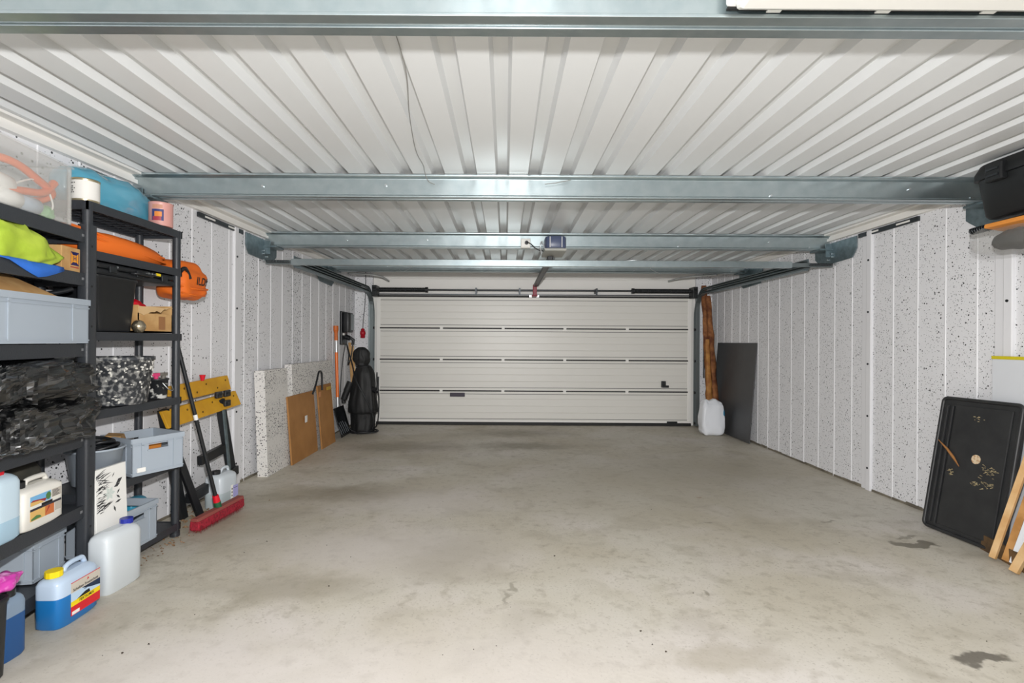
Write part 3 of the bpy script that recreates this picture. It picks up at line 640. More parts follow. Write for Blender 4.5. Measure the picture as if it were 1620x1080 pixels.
b=MB().box((-.1,-.22,-.012),(.1,.22,.012)); b.v=[Matrix.Rotation(.15,3,'Y')@p+Vector((2.86,2.70,1.965)) for p in b.v]
tag(b.build('orange_batten',mat('orange_wood','#d98b3a',.6),bevel=.004),'orange wooden piece on the clear bag under the toolbox','wood piece')
# ------------------------------------------------------------ left shelving
def shelf_unit(label, loc, rotz, L, d, zs, lip, hgt, rnd, r, fr):
    t=thing('shelving_unit',label,'shelf',loc,rotz)
    zb0=0
    for (x,y) in ((0,0),(0,L),(-d,0),(-d,L)):
        b=MB()
        if rnd: b.tube([(x,y,zb0),(x,y,hgt)],r,16)
        else: b.sup([(zb0,r*.75,r,5),(hgt,r*.75,r,5)],(x,y,0),20)
        p=b.build('post',mShelf,t,local=True)
        MB().sup([(0,r*1.15,r*1.15,3),(.03,r*1.1,r*1.1,3)],(x,y,0),16).build('foot',mShelf,p,local=True)
        if not rnd:
            for k in range(9):
                z=.12+.2*k; MB().tube([(x+r*.74,y-.01,z),(x+r*.78,y-.01,z)],.006,8).build('peg_hole',mRubber,p,local=True)
    for z in zs:
        x1,x0_,y0_,y1_=fr,-d-fr,-fr-.005,L+fr+.005
        if rnd: x1=r*.9; x0_=-d-r*.9
        b=MB()
        b.box((x1-.008,y0_,z-lip),(x1,y1_,z)).box((x0_,y0_,z-lip),(x0_+.008,y1_,z)).box((x0_,y0_,z-lip),(x1,y0_+.008,z)).box((x0_,y1_-.008,z-lip),(x1,y1_,z))
        b.box((x0_+.008,y0_+.008,z-.012),(x1-.008,y1_-.008,z-.003))
        n=int((y1_-y0_)/.06)
        for k in range(1,n): yy=y0_+(y1_-y0_)*k/n; b.box((x0_+.008,yy-.003,z-lip*.7),(x1-.008,yy+.003,z-.012))
        for k in range(1,4): xx=x0_+(x1-x0_)*k/4; b.box((xx-.003,y0_+.008,z-lip*.7),(xx+.003,y1_-.008,z-.012))
        o=b.build('shelf_board',mShelf,t,local=True)
        if not rnd: MB().box((x1-.001,L-.06,z-lip*.55),(x1+.001,L-.045,z-lip*.35)).build('mould_mark',mat('mark','#77797c',.6) if 'mark' not in MATS else MATS['mark'],o,local=True)
    return t
U2L=.70; U2=Vector((-2.13,2.574,fz(2.9)))
Z2=[2.0,1.755,1.337,.928,.515,.114]; 
shelf_unit('tall black shelf unit with round posts, farther along the left wall',U2,0,U2L,.24,[z-U2.z for z in Z2],.045,2.0-U2.z,True,.023,.02)
AN=math.radians(8.95); U1o=Vector((-1.962,1.66,fz(2.1))); Z1=[1.838,1.624,1.275,.83,.476,.19]
shelf_unit('black shelf unit with thick square posts at the left picture edge',U1o,AN,.89,.27,[z-U1o.z for z in Z1],.062,1.87-U1o.z,False,.037,.012)
R1=Matrix.Rotation(AN,3,'Z')
def U1(x,y,z): return Vector((U1o.x,U1o.y,0))+R1@Vector((x,y,0))+Vector((0,0,z))
def loc1(mb):                                     # local shelf frame -> world
    mb.v=[Vector((U1o.x,U1o.y,0))+R1@Vector((p.x,p.y,0))+Vector((0,0,p.z)) for p in mb.v]; return mb

# ---- open stacking crate with rim, ribs and hand holes
def crate(label, c, rotz, lxx, lyy, h, z, hole=True, mouth=None):
    t=thing('stacking_crate',label,'crate',(c[0],c[1],z),rotz)
    a,b_=lxx/2,lyy/2; w=.004; tp=.008
    m=MB().box((-a+tp,-b_+tp,0),(a-tp,b_-tp,.006))
    def wall(ax,s):
        if ax=='x':   # wall facing +-x
            f=lambda u0,u1,z0,z1,o=0: m.box((s*a-(w if s>0 else 0)+s*o,u0,z0),(s*a+(w if s<0 else 0)+s*o,u1,z1)); half=b_
        else:
            f=lambda u0,u1,z0,z1,o=0: m.box((u0,s*b_-(w if s>0 else 0)+s*o,z0),(u1,s*b_+(w if s<0 else 0)+s*o,z1)); half=a
        hw=min(.055,half*.45); h0,h1=h*.66,h*.82
        if hole: f(-half,-hw,0,h); f(hw,half,0,h); f(-hw,hw,0,h0); f(-hw,hw,h1,h)
        else: f(-half,half,0,h)
        for u in (-half*.62,half*.62): f(u-.006,u+.006,.01,h-.012,.005)
        f(-half-.004,half+.004,h-.028,h,.007); f(-half,half,h-.045,h-.04,.005); f(-half,half,.012,.018,.004)
        if hole: f(-hw-.008,hw+.008,h0-.008,h0,.006)
    for s in (-1,1): wall('x',s); wall('y',s)
    m.build('crate_body',mCrate,t,local=True)
    return t
# ---- canister
def canister(name,label,c,rotz,hx_,hy_,h,z,m_body,m_liq=None,lvl=0,cap=None,cap_at=-.6,m_cap=None,hand=True,cat='canister',capr=.022,e=5):
    t=thing(name,label,cat,(c[0],c[1],z),rotz)
    hb=h*.78
    secs=[(0,hx_*.86,hy_*.9,4),(.012,hx_,hy_,e),(hb,hx_,hy_,e),(hb+h*.06,hx_*.92,hy_*.96,4),(hb+h*.1,hx_*.72,hy_*.85,3.5),(hb+h*.13,hx_*.4,hy_*.6,3)]
    if m_liq and lvl:
        low=[q for q in secs if q[0]<lvl]+[(lvl,hx_,hy_,5)]; up=[(lvl,hx_,hy_,5)]+[q for q in secs if q[0]>lvl]
        MB().sup(low,(0,0,0),44,cap=(1,1)).build('liquid_part',m_liq,t,local=True)
        MB().sup(up,(0,0,0),44,cap=(0,1)).build('upper_part',m_body,t,local=True)
    else: MB().sup(secs,(0,0,0),44).build('body',m_body,t,local=True)
    zt=hb+h*.1; yc=cap_at*hy_
    MB().lathe([(capr*.9,zt-.02),(capr*.9,zt+.012)],(0,yc,0),18).build('neck',m_body,t,local=True)
    nn=24; b=MB(); b.loft([[Vector((capr*1.15*(1+.04*(j%2))*math.cos(2*math.pi*j/nn),yc+capr*1.15*(1+.04*(j%2))*math.sin(2*math.pi*j/nn),zz)) for j in range(nn)] for zz in (zt+.006,zt+.032)],0,False)
    b.build('cap',m_cap,t,local=True,bevel=.002)
    if hand:
        y0_=yc+capr*1.6; y1_=hy_*.88
        MB().tube(spline([(0,y0_,zt-.012),(0,y0_+.012,zt+.018),(0,y0_+.04,h*1.0),(0,(y0_+y1_)/2+.02,h*1.0),(0,y1_-.02,h*.97),(0,y1_,zt-.03)],6),.011,10).build('handle',m_body,t,local=True)
    return t
def panel(mb,x,y0_,y1_,z0_,z1_,m,th=.0008): mb.box((x,y0_,z0_),(x+th,y1_,z1_),m)

# blue screenwash canister on the floor
bl=canister('screenwash_canister','blue screenwash canister with yellow cap and printed label on the floor',(-1.97,2.285),.02,.06,.115,.245,fz(2.28),mat('blue_tint_plastic','#b9cbe0',.3),mBlueLiq,.135,m_cap=mYellow,cap_at=-.62,capr=.027)
lm=[mat('lb_grey','#c9c1b4',.5),mat('lb_sky','#bcd4ea',.4),mat('lb_navy','#1d2f4c',.4),mat('lb_yellow','#f3d414',.4),mat('lb_red','#d3202c',.4),mInk,mWhiteP]
b=MB(); X=.0605; ya,yb=-.055,.108
panel(b,X,ya,yb,.035,.075,4); panel(b,X,ya,yb,.075,.097,3); panel(b,X,ya,yb,.097,.135,1); panel(b,X,ya,yb,.135,.178,0); panel(b,X,ya,yb,.178,.181,4)
b.add([(X+.001,.0,.135),(X+.001,yb,.135),(X+.001,yb,.105),(X+.001,.05,.118)],[(0,1,2,3)],2)
b.add([(X+.001,ya+.03,.097),(X+.001,.02,.112),(X+.001,.045,.113),(X+.001,.05,.097)],[(0,3,2,1)],5)
panel(b,X+.0006,ya+.005,ya+.045,.038,.052,6)
put_text(b,'Scheiben Frostschutz',.0165,(X+.0016,.025,.145),(0,1,0),(0,0,1),5,True)
put_text(b,'-30°C',.014,(X+.0016,.03,.126),(0,1,0),(0,0,1),5,True)
put_text(b,'FERTIGMIX',.017,(X+.0016,.03,.086),(0,1,0),(0,0,1),5,True)
b.add([(X+.0016,.03,.158),(X+.0016,.042,.162),(X+.0016,.036,.172)],[(0,1,2)],4)
o=b.build('label',lm,bl,local=True); o['label']='printed label in grey, yellow and red'
# large clear canister with blue cap
canister('clear_canister','empty clear canister with dark blue cap on floor before the flower print',(-1.99,2.59),-.05,.062,.115,.335,fz(2.59),mPale,mPaleLiq,.0,m_cap=mat('cap_navy','#23309a',.35),cap_at=.62,hand=False,capr=.025)
o=MB(); o.box((-.018,-.07,.285),(.018,.03,.296)); 
# flower print leaning on the far unit
t=thing('flower_print','white canvas with a black flower print leaning on the far shelf unit','canvas print',(-2.06,2.67,fz(2.67)))
cb=MB(); P=[Vector((-2.055,2.565,fz(2.6))),Vector((-2.055,2.775,fz(2.7))),Vector((-2.078,2.775,.63)),Vector((-2.078,2.565,.63))]
cb.add(P+[p-Vector((.018,0,0)) for p in P],[(0,1,2,3),(7,6,5,4),(0,4,5,1),(1,5,6,2),(2,6,7,3),(3,7,4,0)]); cb.build('canvas',mWhiteP,t,bevel=.002)
b=MB(); rs=random.Random(4)
def CP(y,z): return Vector((-2.0535-.023*(z-.04)/.59,y,z))
for k in range(70):
    y0_=2.568+rs.random()*.05; z0_=.40+rs.random()*.20; l=.02+rs.random()*.05; sl=rs.uniform(-.25,.5)
    if abs(z0_-.5)<.05: l*=.7
    w=rs.uniform(.0015,.005); b.add([CP(y0_,z0_),CP(y0_+l,z0_+l*sl),CP(y0_+l*.6,z0_+l*sl*.6+w),CP(y0_,z0_+w)],[(0,1,2,3)],0)
for (y,z,ang,l,w) in ((2.70,.53,.5,.05,.012),(2.685,.515,.3,.045,.01),(2.70,.47,-.7,.035,.006),(2.705,.475,.9,.03,.005),(2.68,.42,-1.2,.04,.006),(2.69,.43,.2,.045,.006),(2.675,.57,1.0,.03,.003)):
    d=Vector((0,math.cos(ang),math.sin(ang))); q=Vector((0,-math.sin(ang),math.cos(ang)))
    c0=CP(y,z); b.add([c0,c0+d*l*.5+q*w,c0+d*l,c0+d*l*.5-q*w],[(0,1,2,3)],0)
for k in range(6):
    a=k*math.pi/3; c0=CP(2.655,.49); d=Vector((0,math.cos(a),math.sin(a))); q=Vector((0,-math.sin(a),math.cos(a)))
    b.add([c0,c0+d*.02+q*.01,c0+d*.038,c0+d*.02-q*.01],[(0,1,2,3)],1)
b.build('flower_motif',[mat('ink_soft','#3d3d3f',.6),mat('petal_grey','#d3dcd6',.6)],t)
# crates
c1=crate('grey stacking crate turned outward on far unit, wood showing through hand hole',(-2.185,3.06),-math.radians(25),.30,.29,.215,.517)
MB().box((.147,-.12,.02),(.1575,-.075,.045)).build('crate_label',mWhiteP,c1,local=True)
for i,(x,y,z,w,l) in enumerate(((.06,.02,.55,.07,.2),(.03,-.02,.57,.05,.18))):
    b=MB().box((-w/2,-l/2,-.05),(w/2,l/2,.05)); R=Matrix.Rotation(-math.radians(25),3,'Z')@Matrix.Rotation(.2*i,3,'Y'); b.v=[Vector((-2.185,3.06,.57+.06*i))+R@(p+Vector((x,y,0))) for p in b.v]
    tag(b.build('wood_block',(mWoodL,mat('orange_wood2','#d98a3c',.6))[i],bevel=.003),('pale','orange')[i]+' wood block inside the turned grey crate','wood block')
b=MB().prism([(-.05,0),(.06,0),(.045,.05),(-.03,.06)],'y',-.06,.06); R=Matrix.Rotation(.5,3,'Z'); b.v=[R@p+Vector((-2.315,2.99,.68)) for p in b.v]
tag(b.build('cardboard_flap',mCard,bevel=.002),'folded cardboard piece poking out of the turned grey crate','cardboard')
crate('grey stacking crate on the lowest board of the far unit beside the canvas',(-2.215,2.87),0,.27,.32,.23,.118)
crate('small grey crate on the lowest board of the near unit, behind the canisters',U1(-.165,.735,0)[:2],AN,.21,.20,.19,.194,False)
crate('long grey crate on the near unit at camera height, full of cardboard',U1(-.12,.535,0)[:2],AN,.32,.60,.212,1.279,False)
b=MB().prism([(.30,1.53),(.62,1.53),(.56,1.585),(.40,1.585)],'x',-.04,-.035); loc1(b)
b2=MB(); b2.add([(0.02,.25,1.492),(0.02,.66,1.492),(-.10,.55,1.575),(-.10,.33,1.575),(-.25,.55,1.5),(-.25,.33,1.5)],[(0,1,2,3),(3,2,4,5)]); loc1(b2)
o=b2.build('cardboard_sheet',mCard); sm=o.modifiers.new('thick','SOLIDIFY'); sm.thickness=.004; tag(o,'folded brown cardboard sheet on top of the long grey crate','cardboard')
tag(loc1(MB().tube(spline([(-.12,.70,1.50),(-.08,.76,1.515),(-.05,.80,1.53),(-.03,.83,1.545)]),.012,8)).build('black_hose_end',mBlack),'black hose end sticking up from the long grey crate','hose')
# teal bag behind lowest crate
tag(MB().blob((-2.31,3.17,.22),(.06,.09,.1),2.8,28,16,lambda p,d:p+d*.02*nz(p,14,5)).build('teal_bag',mat('teal_film','#2f93b5',.3)),'small teal bag behind the lowest crate of the far unit','bag')
# grey tub with cables
t=thing('grey_tub','round grey tub filled with black cable, behind the thick black post','tub',(-2.235,2.76,.517))
MB().lathe([(.095,.517),(.10,.52),(.128,.70),(.136,.70),(.136,.71),(.124,.71),(.095,.53)],(-2.235,2.76,0),36,cap=(1,0)).build('tub_wall',mCrate,t)
pts=[]
for i in range(90):
    a=i*2*math.pi/14; r=.07+.035*math.sin(i*.37); pts.append((-2.235+r*math.cos(a),2.76+r*math.sin(a),.60+i*.0016+.006*math.sin(i)))
tag(MB().tube(pts,.01,6).build('coiled_cable',mBlack),'black coiled cable heaped in the round grey tub','cable')
# plaster bucket
mPl=mat('plaster_splash','#3a3d42',.4,0,'#bdbdba',42,(.48,.70))
mPl2=mat('plaster_splash_fine','#26282b',.4,0,'#d6d5d0',28,(.55,.62))
t=thing('plaster_bucket','large black bucket splattered with white plaster on the far unit','bucket',(-2.225,2.90,.931))
MB().lathe([(.138,.931),(.145,.935),(.175,1.18),(.183,1.18),(.183,1.2),(.172,1.2),(.14,.95)],(-2.225,2.90,0),40,cap=(1,0)).build('bucket_wall',mPl,t)
b=MB()
for k in range(110):
    a=random.uniform(-1.9,1.4); z=random.choice([random.uniform(1.09,1.19),random.uniform(.95,1.19)]); r=.139+.031*(z-.931)/.25+.008
    b.blob((-2.225+r*.985*math.cos(a),2.90+r*.985*math.sin(a),z),(random.uniform(.003,.009),random.uniform(.003,.009),random.uniform(.003,.008)),2,8,6)
o=b.build('plaster_lumps',mat('plaster','#cfcdc6',.8),t); o['kind']='stuff'
t=thing('paint_pot','small black paint pot with brushes on the far unit','pot',(-2.185,3.175,.931))
MB().lathe([(.052,.931),(.055,.935),(.062,1.045),(.066,1.045),(.066,1.055),(.058,1.055),(.05,.95)],(-2.185,3.175,0),28,cap=(1,0)).build('pot_wall',mPl2,t)
MB().tube(spline([(-2.125,3.14,1.03),(-2.10,3.16,.99),(-2.10,3.2,.98),(-2.125,3.215,1.03)]),.003,6).build('wire_handle',mSteel,t)
for i,(dx,dy,col,nm) in enumerate(((.01,-.03,'#e0467c','pink'),(-.01,.02,'#b9b6b0','grey'),(.01,.045,'#77736c','dark grey'))):
    b=MB().tube([(-2.185+dx*.5,3.175+dy*.3,.95),(-2.185+dx*1.5,3.175+dy,1.075)],[.008,.013],8).box((-2.185+dx*1.5-.012,3.175+dy-.02,1.07),(-2.185+dx*1.5+.012,3.175+dy+.02,1.09))
    tag(b.build('paint_brush',mat('brush_'+nm.replace(' ','_'),col,.6)),nm+' brush standing in the small black paint pot','brush')
# black bin, case, box and ball on the third board
t=thing('black_bin','tall tapered black bin on the far unit under the black case','bin',(-2.22,2.755,1.34))
MB().sup([(1.34,.11,.115,10),(1.345,.115,.118,10),(1.62,.125,.15,10),(1.622,.13,.155,10),(1.636,.13,.155,10)],(-2.235,2.76,0),40).build('bin_body',mBlack,t)
t=thing('tool_case','flat black tool case with metal latches lying under the orange roll','case',(-2.22,2.95,1.64))
MB().box((-2.36,2.62,1.638),(-2.115,3.235,1.672)).build('lower_shell',mBlack,t,bevel=.012)
MB().box((-2.36,2.62,1.674),(-2.115,3.235,1.705)).build('upper_shell',mBlack,t,bevel=.012)
for y in (2.72,2.92,3.13): MB().box((-2.116,y-.025,1.655),(-2.105,y+.025,1.69)).build('latch',mDarkSteel,t,bevel=.003)
MB().tube(spline([(-2.115,2.86,1.672),(-2.09,2.87,1.672),(-2.085,2.93,1.672),(-2.09,2.99,1.672),(-2.115,3.0,1.672)]),.008,8).build('carry_handle',mBlack,t)
for y in (2.75,2.99,3.02,3.05): MB().tube([(-2.115,y,1.69),(-2.108,y,1.69)],.006,8).build('rivet',mSteel,t)
MB().box((-2.1155,3.06,1.685),(-2.112,3.10,1.70)).build('yellow_tag',mYellow,t)
t=thing('torn_carton','torn open cardboard carton with red cloth on the far unit','carton',(-2.23,3.08,1.34))
MB().box((-2.35,2.93,1.34),(-2.125,3.225,1.35)).box((-2.35,2.93,1.34),(-2.345,3.225,1.5)).box((-2.13,2.93,1.34),(-2.125,3.225,1.455)).box((-2.35,2.93,1.34),(-2.125,2.935,1.5)).box((-2.35,3.22,1.34),(-2.125,3.225,1.51)).build('carton_walls',mCard,t)
b=MB(); ys=[2.93+.295*i/16 for i in range(17)]; zs=[1.44+.028*nz((y,0,0),22)-.0+.06*((y-2.93)/.295) for y in ys]
b.add([(-2.123,y,1.495+.012*nz((y,3,0),6)) for y in ys]+[(-2.121,y,z) for y,z in zip(ys,zs)],[(i,i+1,18+i,17+i) for i in range(16)])
o=b.build('torn_flap',mat('card_torn','#d0ae80',.8),t); sm=o.modifiers.new('thick','SOLIDIFY'); sm.thickness=.003
MB().box((-2.1245,3.10,1.36),(-2.1235,3.16,1.44)).build('brown_tape',mat('tape_brown','#9a6b42',.4),t)
tag(MB().blob((-2.22,3.0,1.50),(.06,.08,.03),2.2,28,14,lambda p,d:p+d*.02*nz(p,25,2)).build('red_cloth',mRed),'red cloth lying in the torn carton','cloth')
tag(MB().lathe([(.012,1.34),(.022,1.343),(.034,1.365),(.036,1.375),(.034,1.385),(.022,1.405),(.008,1.411)],(-2.112,2.915,0),20).build('metal_knob_ball',mat('old_chrome','#b9ae98',.2,.9)),'old chrome ball beside the black bin on the far unit','ball')
# orange roll and lettered orange bag
def rollf(p,d):
    k=1+.12*math.sin(p.z*40+p.y*9)*.5+.1*nz(p,9,6); return Vector((p.x*k,p.y,p.z*(k if p.z>0 else 1)))
t=thing('orange_roll','long orange folded cover lying on the second board of the far unit','folded cover',(-2.22,2.92,1.757))
def orf(p,d):
    f=(p.y+.34)/.68; k=1.12-.15*f+.1*nz(p,7,6)+.05*math.sin(math.atan2(p.z,p.x)*5+p.y*6); return Vector((p.x*min(k,1.1),p.y,max(-.045,p.z*k)))
MB().blob((-2.235,2.90,1.802),(.10,.345,.075),2.6,48,40,orf).build('cover_fabric',mOrange,t)
for x,z in ((-2.142,1.80),(-2.15,1.83)):
    MB().tube(spline([(x,2.62,z+.03),(x+.004,2.8,z+.012),(x+.006,3.0,z-.006),(x-.01,3.2,z-.018)]),.006,6).build('fold_seam',mOrange,t)
t=thing('orange_bag','stuffed orange bag with black letters hanging past the far end of shelving','bag',(-2.225,3.475,1.57))
def obf(p,d):
    k=1+.08*nz(p,12,8)+.05*math.sin(p.z*60+3*nz(p,8,2)); q=Vector((p.x*k,p.y*k,p.z*k)); 
    if q.z>.03: q.y-=.35*(q.z-.03); q.x*=1-(q.z-.03)*1.5
    return q
bb=MB().blob((-2.225,3.475,1.70),(.11,.165,.13),3.6,72,44,obf); o=bb.build('bag_fabric',mOrange,t)
bvh=BVHTree.FromPolygons([tuple(p) for p in bb.v],bb.f)
vs,fs=text_mesh('ILDS',.075,True)
out=[]
for v in vs:
    src=Vector((-1.9,3.535+v.x,1.70+v.y)); h=bvh.ray_cast(src,Vector((-1,0,0)))
    out.append((h[0] if h[0] else Vector((-2.13,src.y,src.z)))+Vector((.003,0,0)))
b=MB(); b.add(out,fs); b.build('lettering',mInk,t)
MB().tube(spline([(-2.125,3.30,1.74),(-2.115,3.33,1.77),(-2.12,3.37,1.755),(-2.12,3.40,1.71)]),.012,6).build('black_strap',mBlack,t)
MB().tube([(-2.20,3.60,1.74),(-2.19,3.70,1.725)],.013,8).build('cord_lock',mBlack,t)
MB().tube(spline([(-2.14,3.33,1.65),(-2.105,3.47,1.645),(-2.12,3.6,1.655)]),.007,6).tube(spline([(-2.13,3.33,1.61),(-2.11,3.47,1.60),(-2.14,3.6,1.61)]),.006,6).build('seam',mOrange,t)
# cans and blue bag on the top board
mTin=mat('tin','#b9ad8e',.3,.8)
t=thing('paint_can','white labelled paint can at the near end of the top board','paint can',(-2.175,2.615,2.002))
MB().lathe([(.058,2.002),(.060,2.008),(.060,2.108),(.062,2.112),(.062,2.118),(.054,2.118),(.054,2.112)],(-2.175,2.615,0),32).build('tin_body',mTin,t)
MB().lathe([(.0608,2.012),(.0608,2.106)],(-2.175,2.615,0),32,cap=(0,0)).build('paper_label',mat('paper','#e6e4df',.5),t)
b=MB()
for z,w in ((2.088,.03),(2.07,.02),(2.06,.03),(2.05,.02),(2.04,.025)):
    a0=-2.1
    for k in range(5):
        a=a0+k*w/.0613/5; a2=a+w/.0613/5
        if (k+int(z*1000))%4!=3: b.add([(-2.175+.0614*math.cos(q),2.615+.0614*math.sin(q),zz) for q,zz in ((a,z),(a2,z),(a2,z+.006),(a,z+.006))],[(0,1,2,3)])
b.build('fine_print',mInk,t)
t=thing('paint_can','pink labelled paint can with roof picture at far end of top board','paint can',(-2.155,3.16,2.002))
MB().lathe([(.062,2.002),(.065,2.006),(.065,2.135),(.067,2.14),(.067,2.146),(.058,2.146),(.058,2.14)],(-2.155,3.16,0),32).build('tin_body',mat('pink_tin','#d39a92',.4),t)
b=MB()
def cyl_patch(a0,a1,z0_,z1_,m,r=.0656):
    k=6; b.add([(-2.155+r*math.cos(a0+(a1-a0)*i/k),3.16+r*math.sin(a0+(a1-a0)*i/k),z) for z in (z0_,z1_) for i in range(k+1)],[(i,i+1,k+2+i,k+1+i) for i in range(k)],m)
cyl_patch(-1.75,-.75,2.03,2.10,0); cyl_patch(-1.65,-.95,2.03,2.055,1,.0659); cyl_patch(-1.5,-.9,2.055,2.085,2,.0659); cyl_patch(-1.7,-.85,2.105,2.128,3)
b.build('picture_label',[mat('pk_navy','#3a3f72',.4),mat('pk_red','#a83a4a',.4),mat('pk_orange','#e08a3c',.4),mat('pk_tan','#c88f76',.4)],t)
def bagf(p,d):
    k=1+.16*nz(p,5,9)+.10*(.5-2*abs(nz(p,6,3)))+.04*(.5-2*abs(nz(p,14,5))); q=Vector((p.x*k,p.y,p.z*k)); 
    q.z=max(q.z,-.106); return q
tag(MB().blob((-2.312,2.93,2.11),(.10,.34,.125),2.6,90,56,bagf).build('blue_plastic_bag',mBlueBag),'shiny blue plastic bag lying on the top board between the cans','plastic bag')
# ---- near unit items
t=thing('clear_storage_box','clear plastic storage box of hoses on top of the near unit','storage box',U1(-.14,.45,1.84),AN)
mClr=clear('clear_box','#d9d8d4',.22,.22)
MB().box((-.15,-.30,0),(.155,.30,.003)).box((.151,-.30,0),(.155,.30,.27)).box((-.15,-.30,0),(-.146,.30,.27)).box((-.15,.296,0),(.155,.30,.27)).box((-.15,-.30,0),(.155,-.296,.27)).build('box_walls',mClr,t,local=True)
MB().box((-.158,-.308,.265),(.163,.308,.275)).build('lid',mClr,t,local=True,bevel=.003)
for y in (.285,): MB().tube([(.153,y,.0),(.153,y,.27)],.008,8).build('corner_rib',mClr,t,local=True)
def inbox(mb): return loc1(mb)
mHose=mat('orange_hose','#e8743a',.4)
tag(loc1(MB().tube(spline([(-.1,.3,2.03),(-.03,.45,2.04),(-.02,.6,2.0),(-.03,.69,1.97),(-.06,.66,1.93),(-.05,.55,1.90),(-.04,.42,1.90),(-.03,.50,1.93),(-.02,.62,1.955),(-.02,.69,2.02)]),.017,8)).build('orange_hose',mHose),'orange hose coiled inside the clear storage box','hose')
for i,(x,y,z,r,l,m,lab) in enumerate(((-.06,.42,1.94,.045,.07,mWhiteP,'larger white bottle lying in the clear storage box'),(-.04,.45,1.885,.038,.06,mWhiteP,'smaller white bottle at the bottom of the clear storage box'),(-.04,.56,1.885,.036,.06,mat('pale_blue_bottle','#aebccb',.35),'pale blue bottle at the bottom of the clear storage box'))):
    b=MB().tube([(x,y-l,z),(x,y-l*.7,z),(x,y+l*.7,z),(x,y+l,z)],[r*.5,r,r,r*.55],16); tag(loc1(b).build('lying_bottle',m),lab,'bottle')
tag(loc1(MB().blob((-.04,.665,1.875),(.03,.03,.03),2.4,20,12,lambda p,d:p+d*.012*nz(p,40,1))).build('green_sponge',mat('sponge','#8fc48a',.7)),'green sponge in the far corner of the clear storage box','sponge')
tag(loc1(MB().tube(spline([(-.03,.36,1.86),(-.02,.5,1.97),(-.02,.62,2.0),(-.02,.68,1.9),(-.05,.6,1.86)]),.004,6)).build('white_string',mWhiteP),'white string looped inside the clear storage box','string')
tag(loc1(MB().box((-.06,.76,1.84),(0.0,.845,1.856))).build('orange_strap',mOrange,bevel=.004),'orange strap end beside the clear storage box','strap')
# hi-vis vest and blue cloth
mViz=mat('hi_vis','#b9cf48',.6,0,'#a6bf3a',9,bump=.1,bscale=60); mCloth=mat('blue_cloth','#2f6fd0',.7,bump=.1,bscale=80)
def cloth_heap(c,rad,seed,flat):
    def f(p,d):
        k=1+.2*nz(p,7,seed)+.22*(.5-2*abs(nz(p,7,seed+1)))+.12*(.5-2*abs(nz(p,16,seed+2))); q=Vector((p.x*k,p.y*k,p.z*k)); q.z=max(q.z,flat); return q
    return MB().blob(c,rad,2.6,100,56,f)
t=thing('blue_cloth','blue work cloth under the hi-vis vest on the near unit','cloth',U1(-.14,.5,1.626))
b=cloth_heap((-.15,.48,1.665),(.11,.27,.07),5,-.037); loc1(b).build('cloth_heap',mCloth,t)
b=MB(); nn=10
b.add([(.016,.30+.4*i/nn,1.632) for i in range(nn+1)]+[(.020+.004*math.sin(i),.30+.4*i/nn,1.632-.06*max(0,1-abs(i/nn-.62)/.45)-.008) for i in range(nn+1)]+[(-.08,.30+.4*i/nn,1.66) for i in range(nn+1)],[(i,i+1,nn+2+i,nn+1+i) for i in range(nn)]+[(i,i+1,2*nn+3+i,2*nn+2+i) for i in range(nn)],0,True)
o=loc1(b).build('hanging_hem',mCloth,t); o.modifiers.new('thick','SOLIDIFY').thickness=.003
t=thing('hi_vis_vest','crumpled yellow green hi-vis vest on the near unit','vest',U1(-.1,.5,1.63))
b=cloth_heap((-.07,.47,1.69),(.095,.26,.09),8,-.06)
for p in b.v:
    f=(p.y-.47)/.25
    p.z=1.632+(p.z-1.632)*(1.15-.55*max(0,f))
loc1(b).build('vest_fabric',mViz,t)
b=MB().tube(spline([(.016,.36,1.70),(.014,.45,1.725),(.012,.5,1.70),(.018,.55,1.67),(.018,.6,1.65)]),.003,6); loc1(b).build('dark_seam',mBlack,t)
tag(loc1(MB().blob((.0,.36,1.70),(.02,.06,.02),2.2,20,10)).build('green_glove',mat('glove_green','#1f9a63',.6)),'green glove on the hi-vis vest at the left picture edge','glove')
tag(loc1(MB().tube([(-.10,.585,1.735),(-.10,.60,1.735),(-.10,.72,1.735),(-.10,.735,1.735)],[.02,.03,.03,.022],18)).build('pale_bottle',mat('pale_grey_bottle','#c3ccd2',.35)),'pale grey bottle lying on the blue cloth','bottle')
t=thing('logo_carton','small cardboard carton with orange H logo on the near unit','carton',U1(-.05,.785,1.626),AN)
MB().box((-.07,-.068,0),(.045,.062,.115)).build('carton_box',mCard,t,local=True,bevel=.003)
b=MB(); X=.0455; y0_,y1_,z0_,z1_=-.008,.050,.03,.095
b.box((X-.0004,y0_,z0_),(X,y1_,z1_),0); 
cy,cz=(y0_+y1_)/2,(z0_+z1_)/2; X1=X+.0005
def quad(pts,m): b.add([(X1,cy+p,cz+q) for p,q in pts],[tuple(range(len(pts)))],m)
quad([(-.029,.0325),(.029,.0325),(.014,.017),(-.014,.017)],1); quad([(-.029,-.0325),(.029,-.0325),(.014,-.017),(-.014,-.017)],1)
quad([(-.022,.029),(.022,.029),(.012,.02),(-.012,.02)],2)
for s in (-1,1): quad([(s*.029,.0325),(s*.026,.0325),(s*.026,-.0325),(s*.029,-.0325)],1); quad([(s*.014,.017),(s*.0125,.017),(s*.0125,-.017),(s*.014,-.017)],1)
X1+=.0004; put_text(b,'H',.03,(X1,cy,cz),(0,1,0),(0,0,1),1,True)
b.box((X-.0004,y0_,.018),(X+.0002,y1_,.024),3)
b.build('printed_logo',[mat('logo_orange','#f0a02c',.5),mat('logo_navy','#2b2358',.5),mat('logo_blue','#3a3f8c',.5),mat('logo_red','#b0483a',.5)],t,local=True)
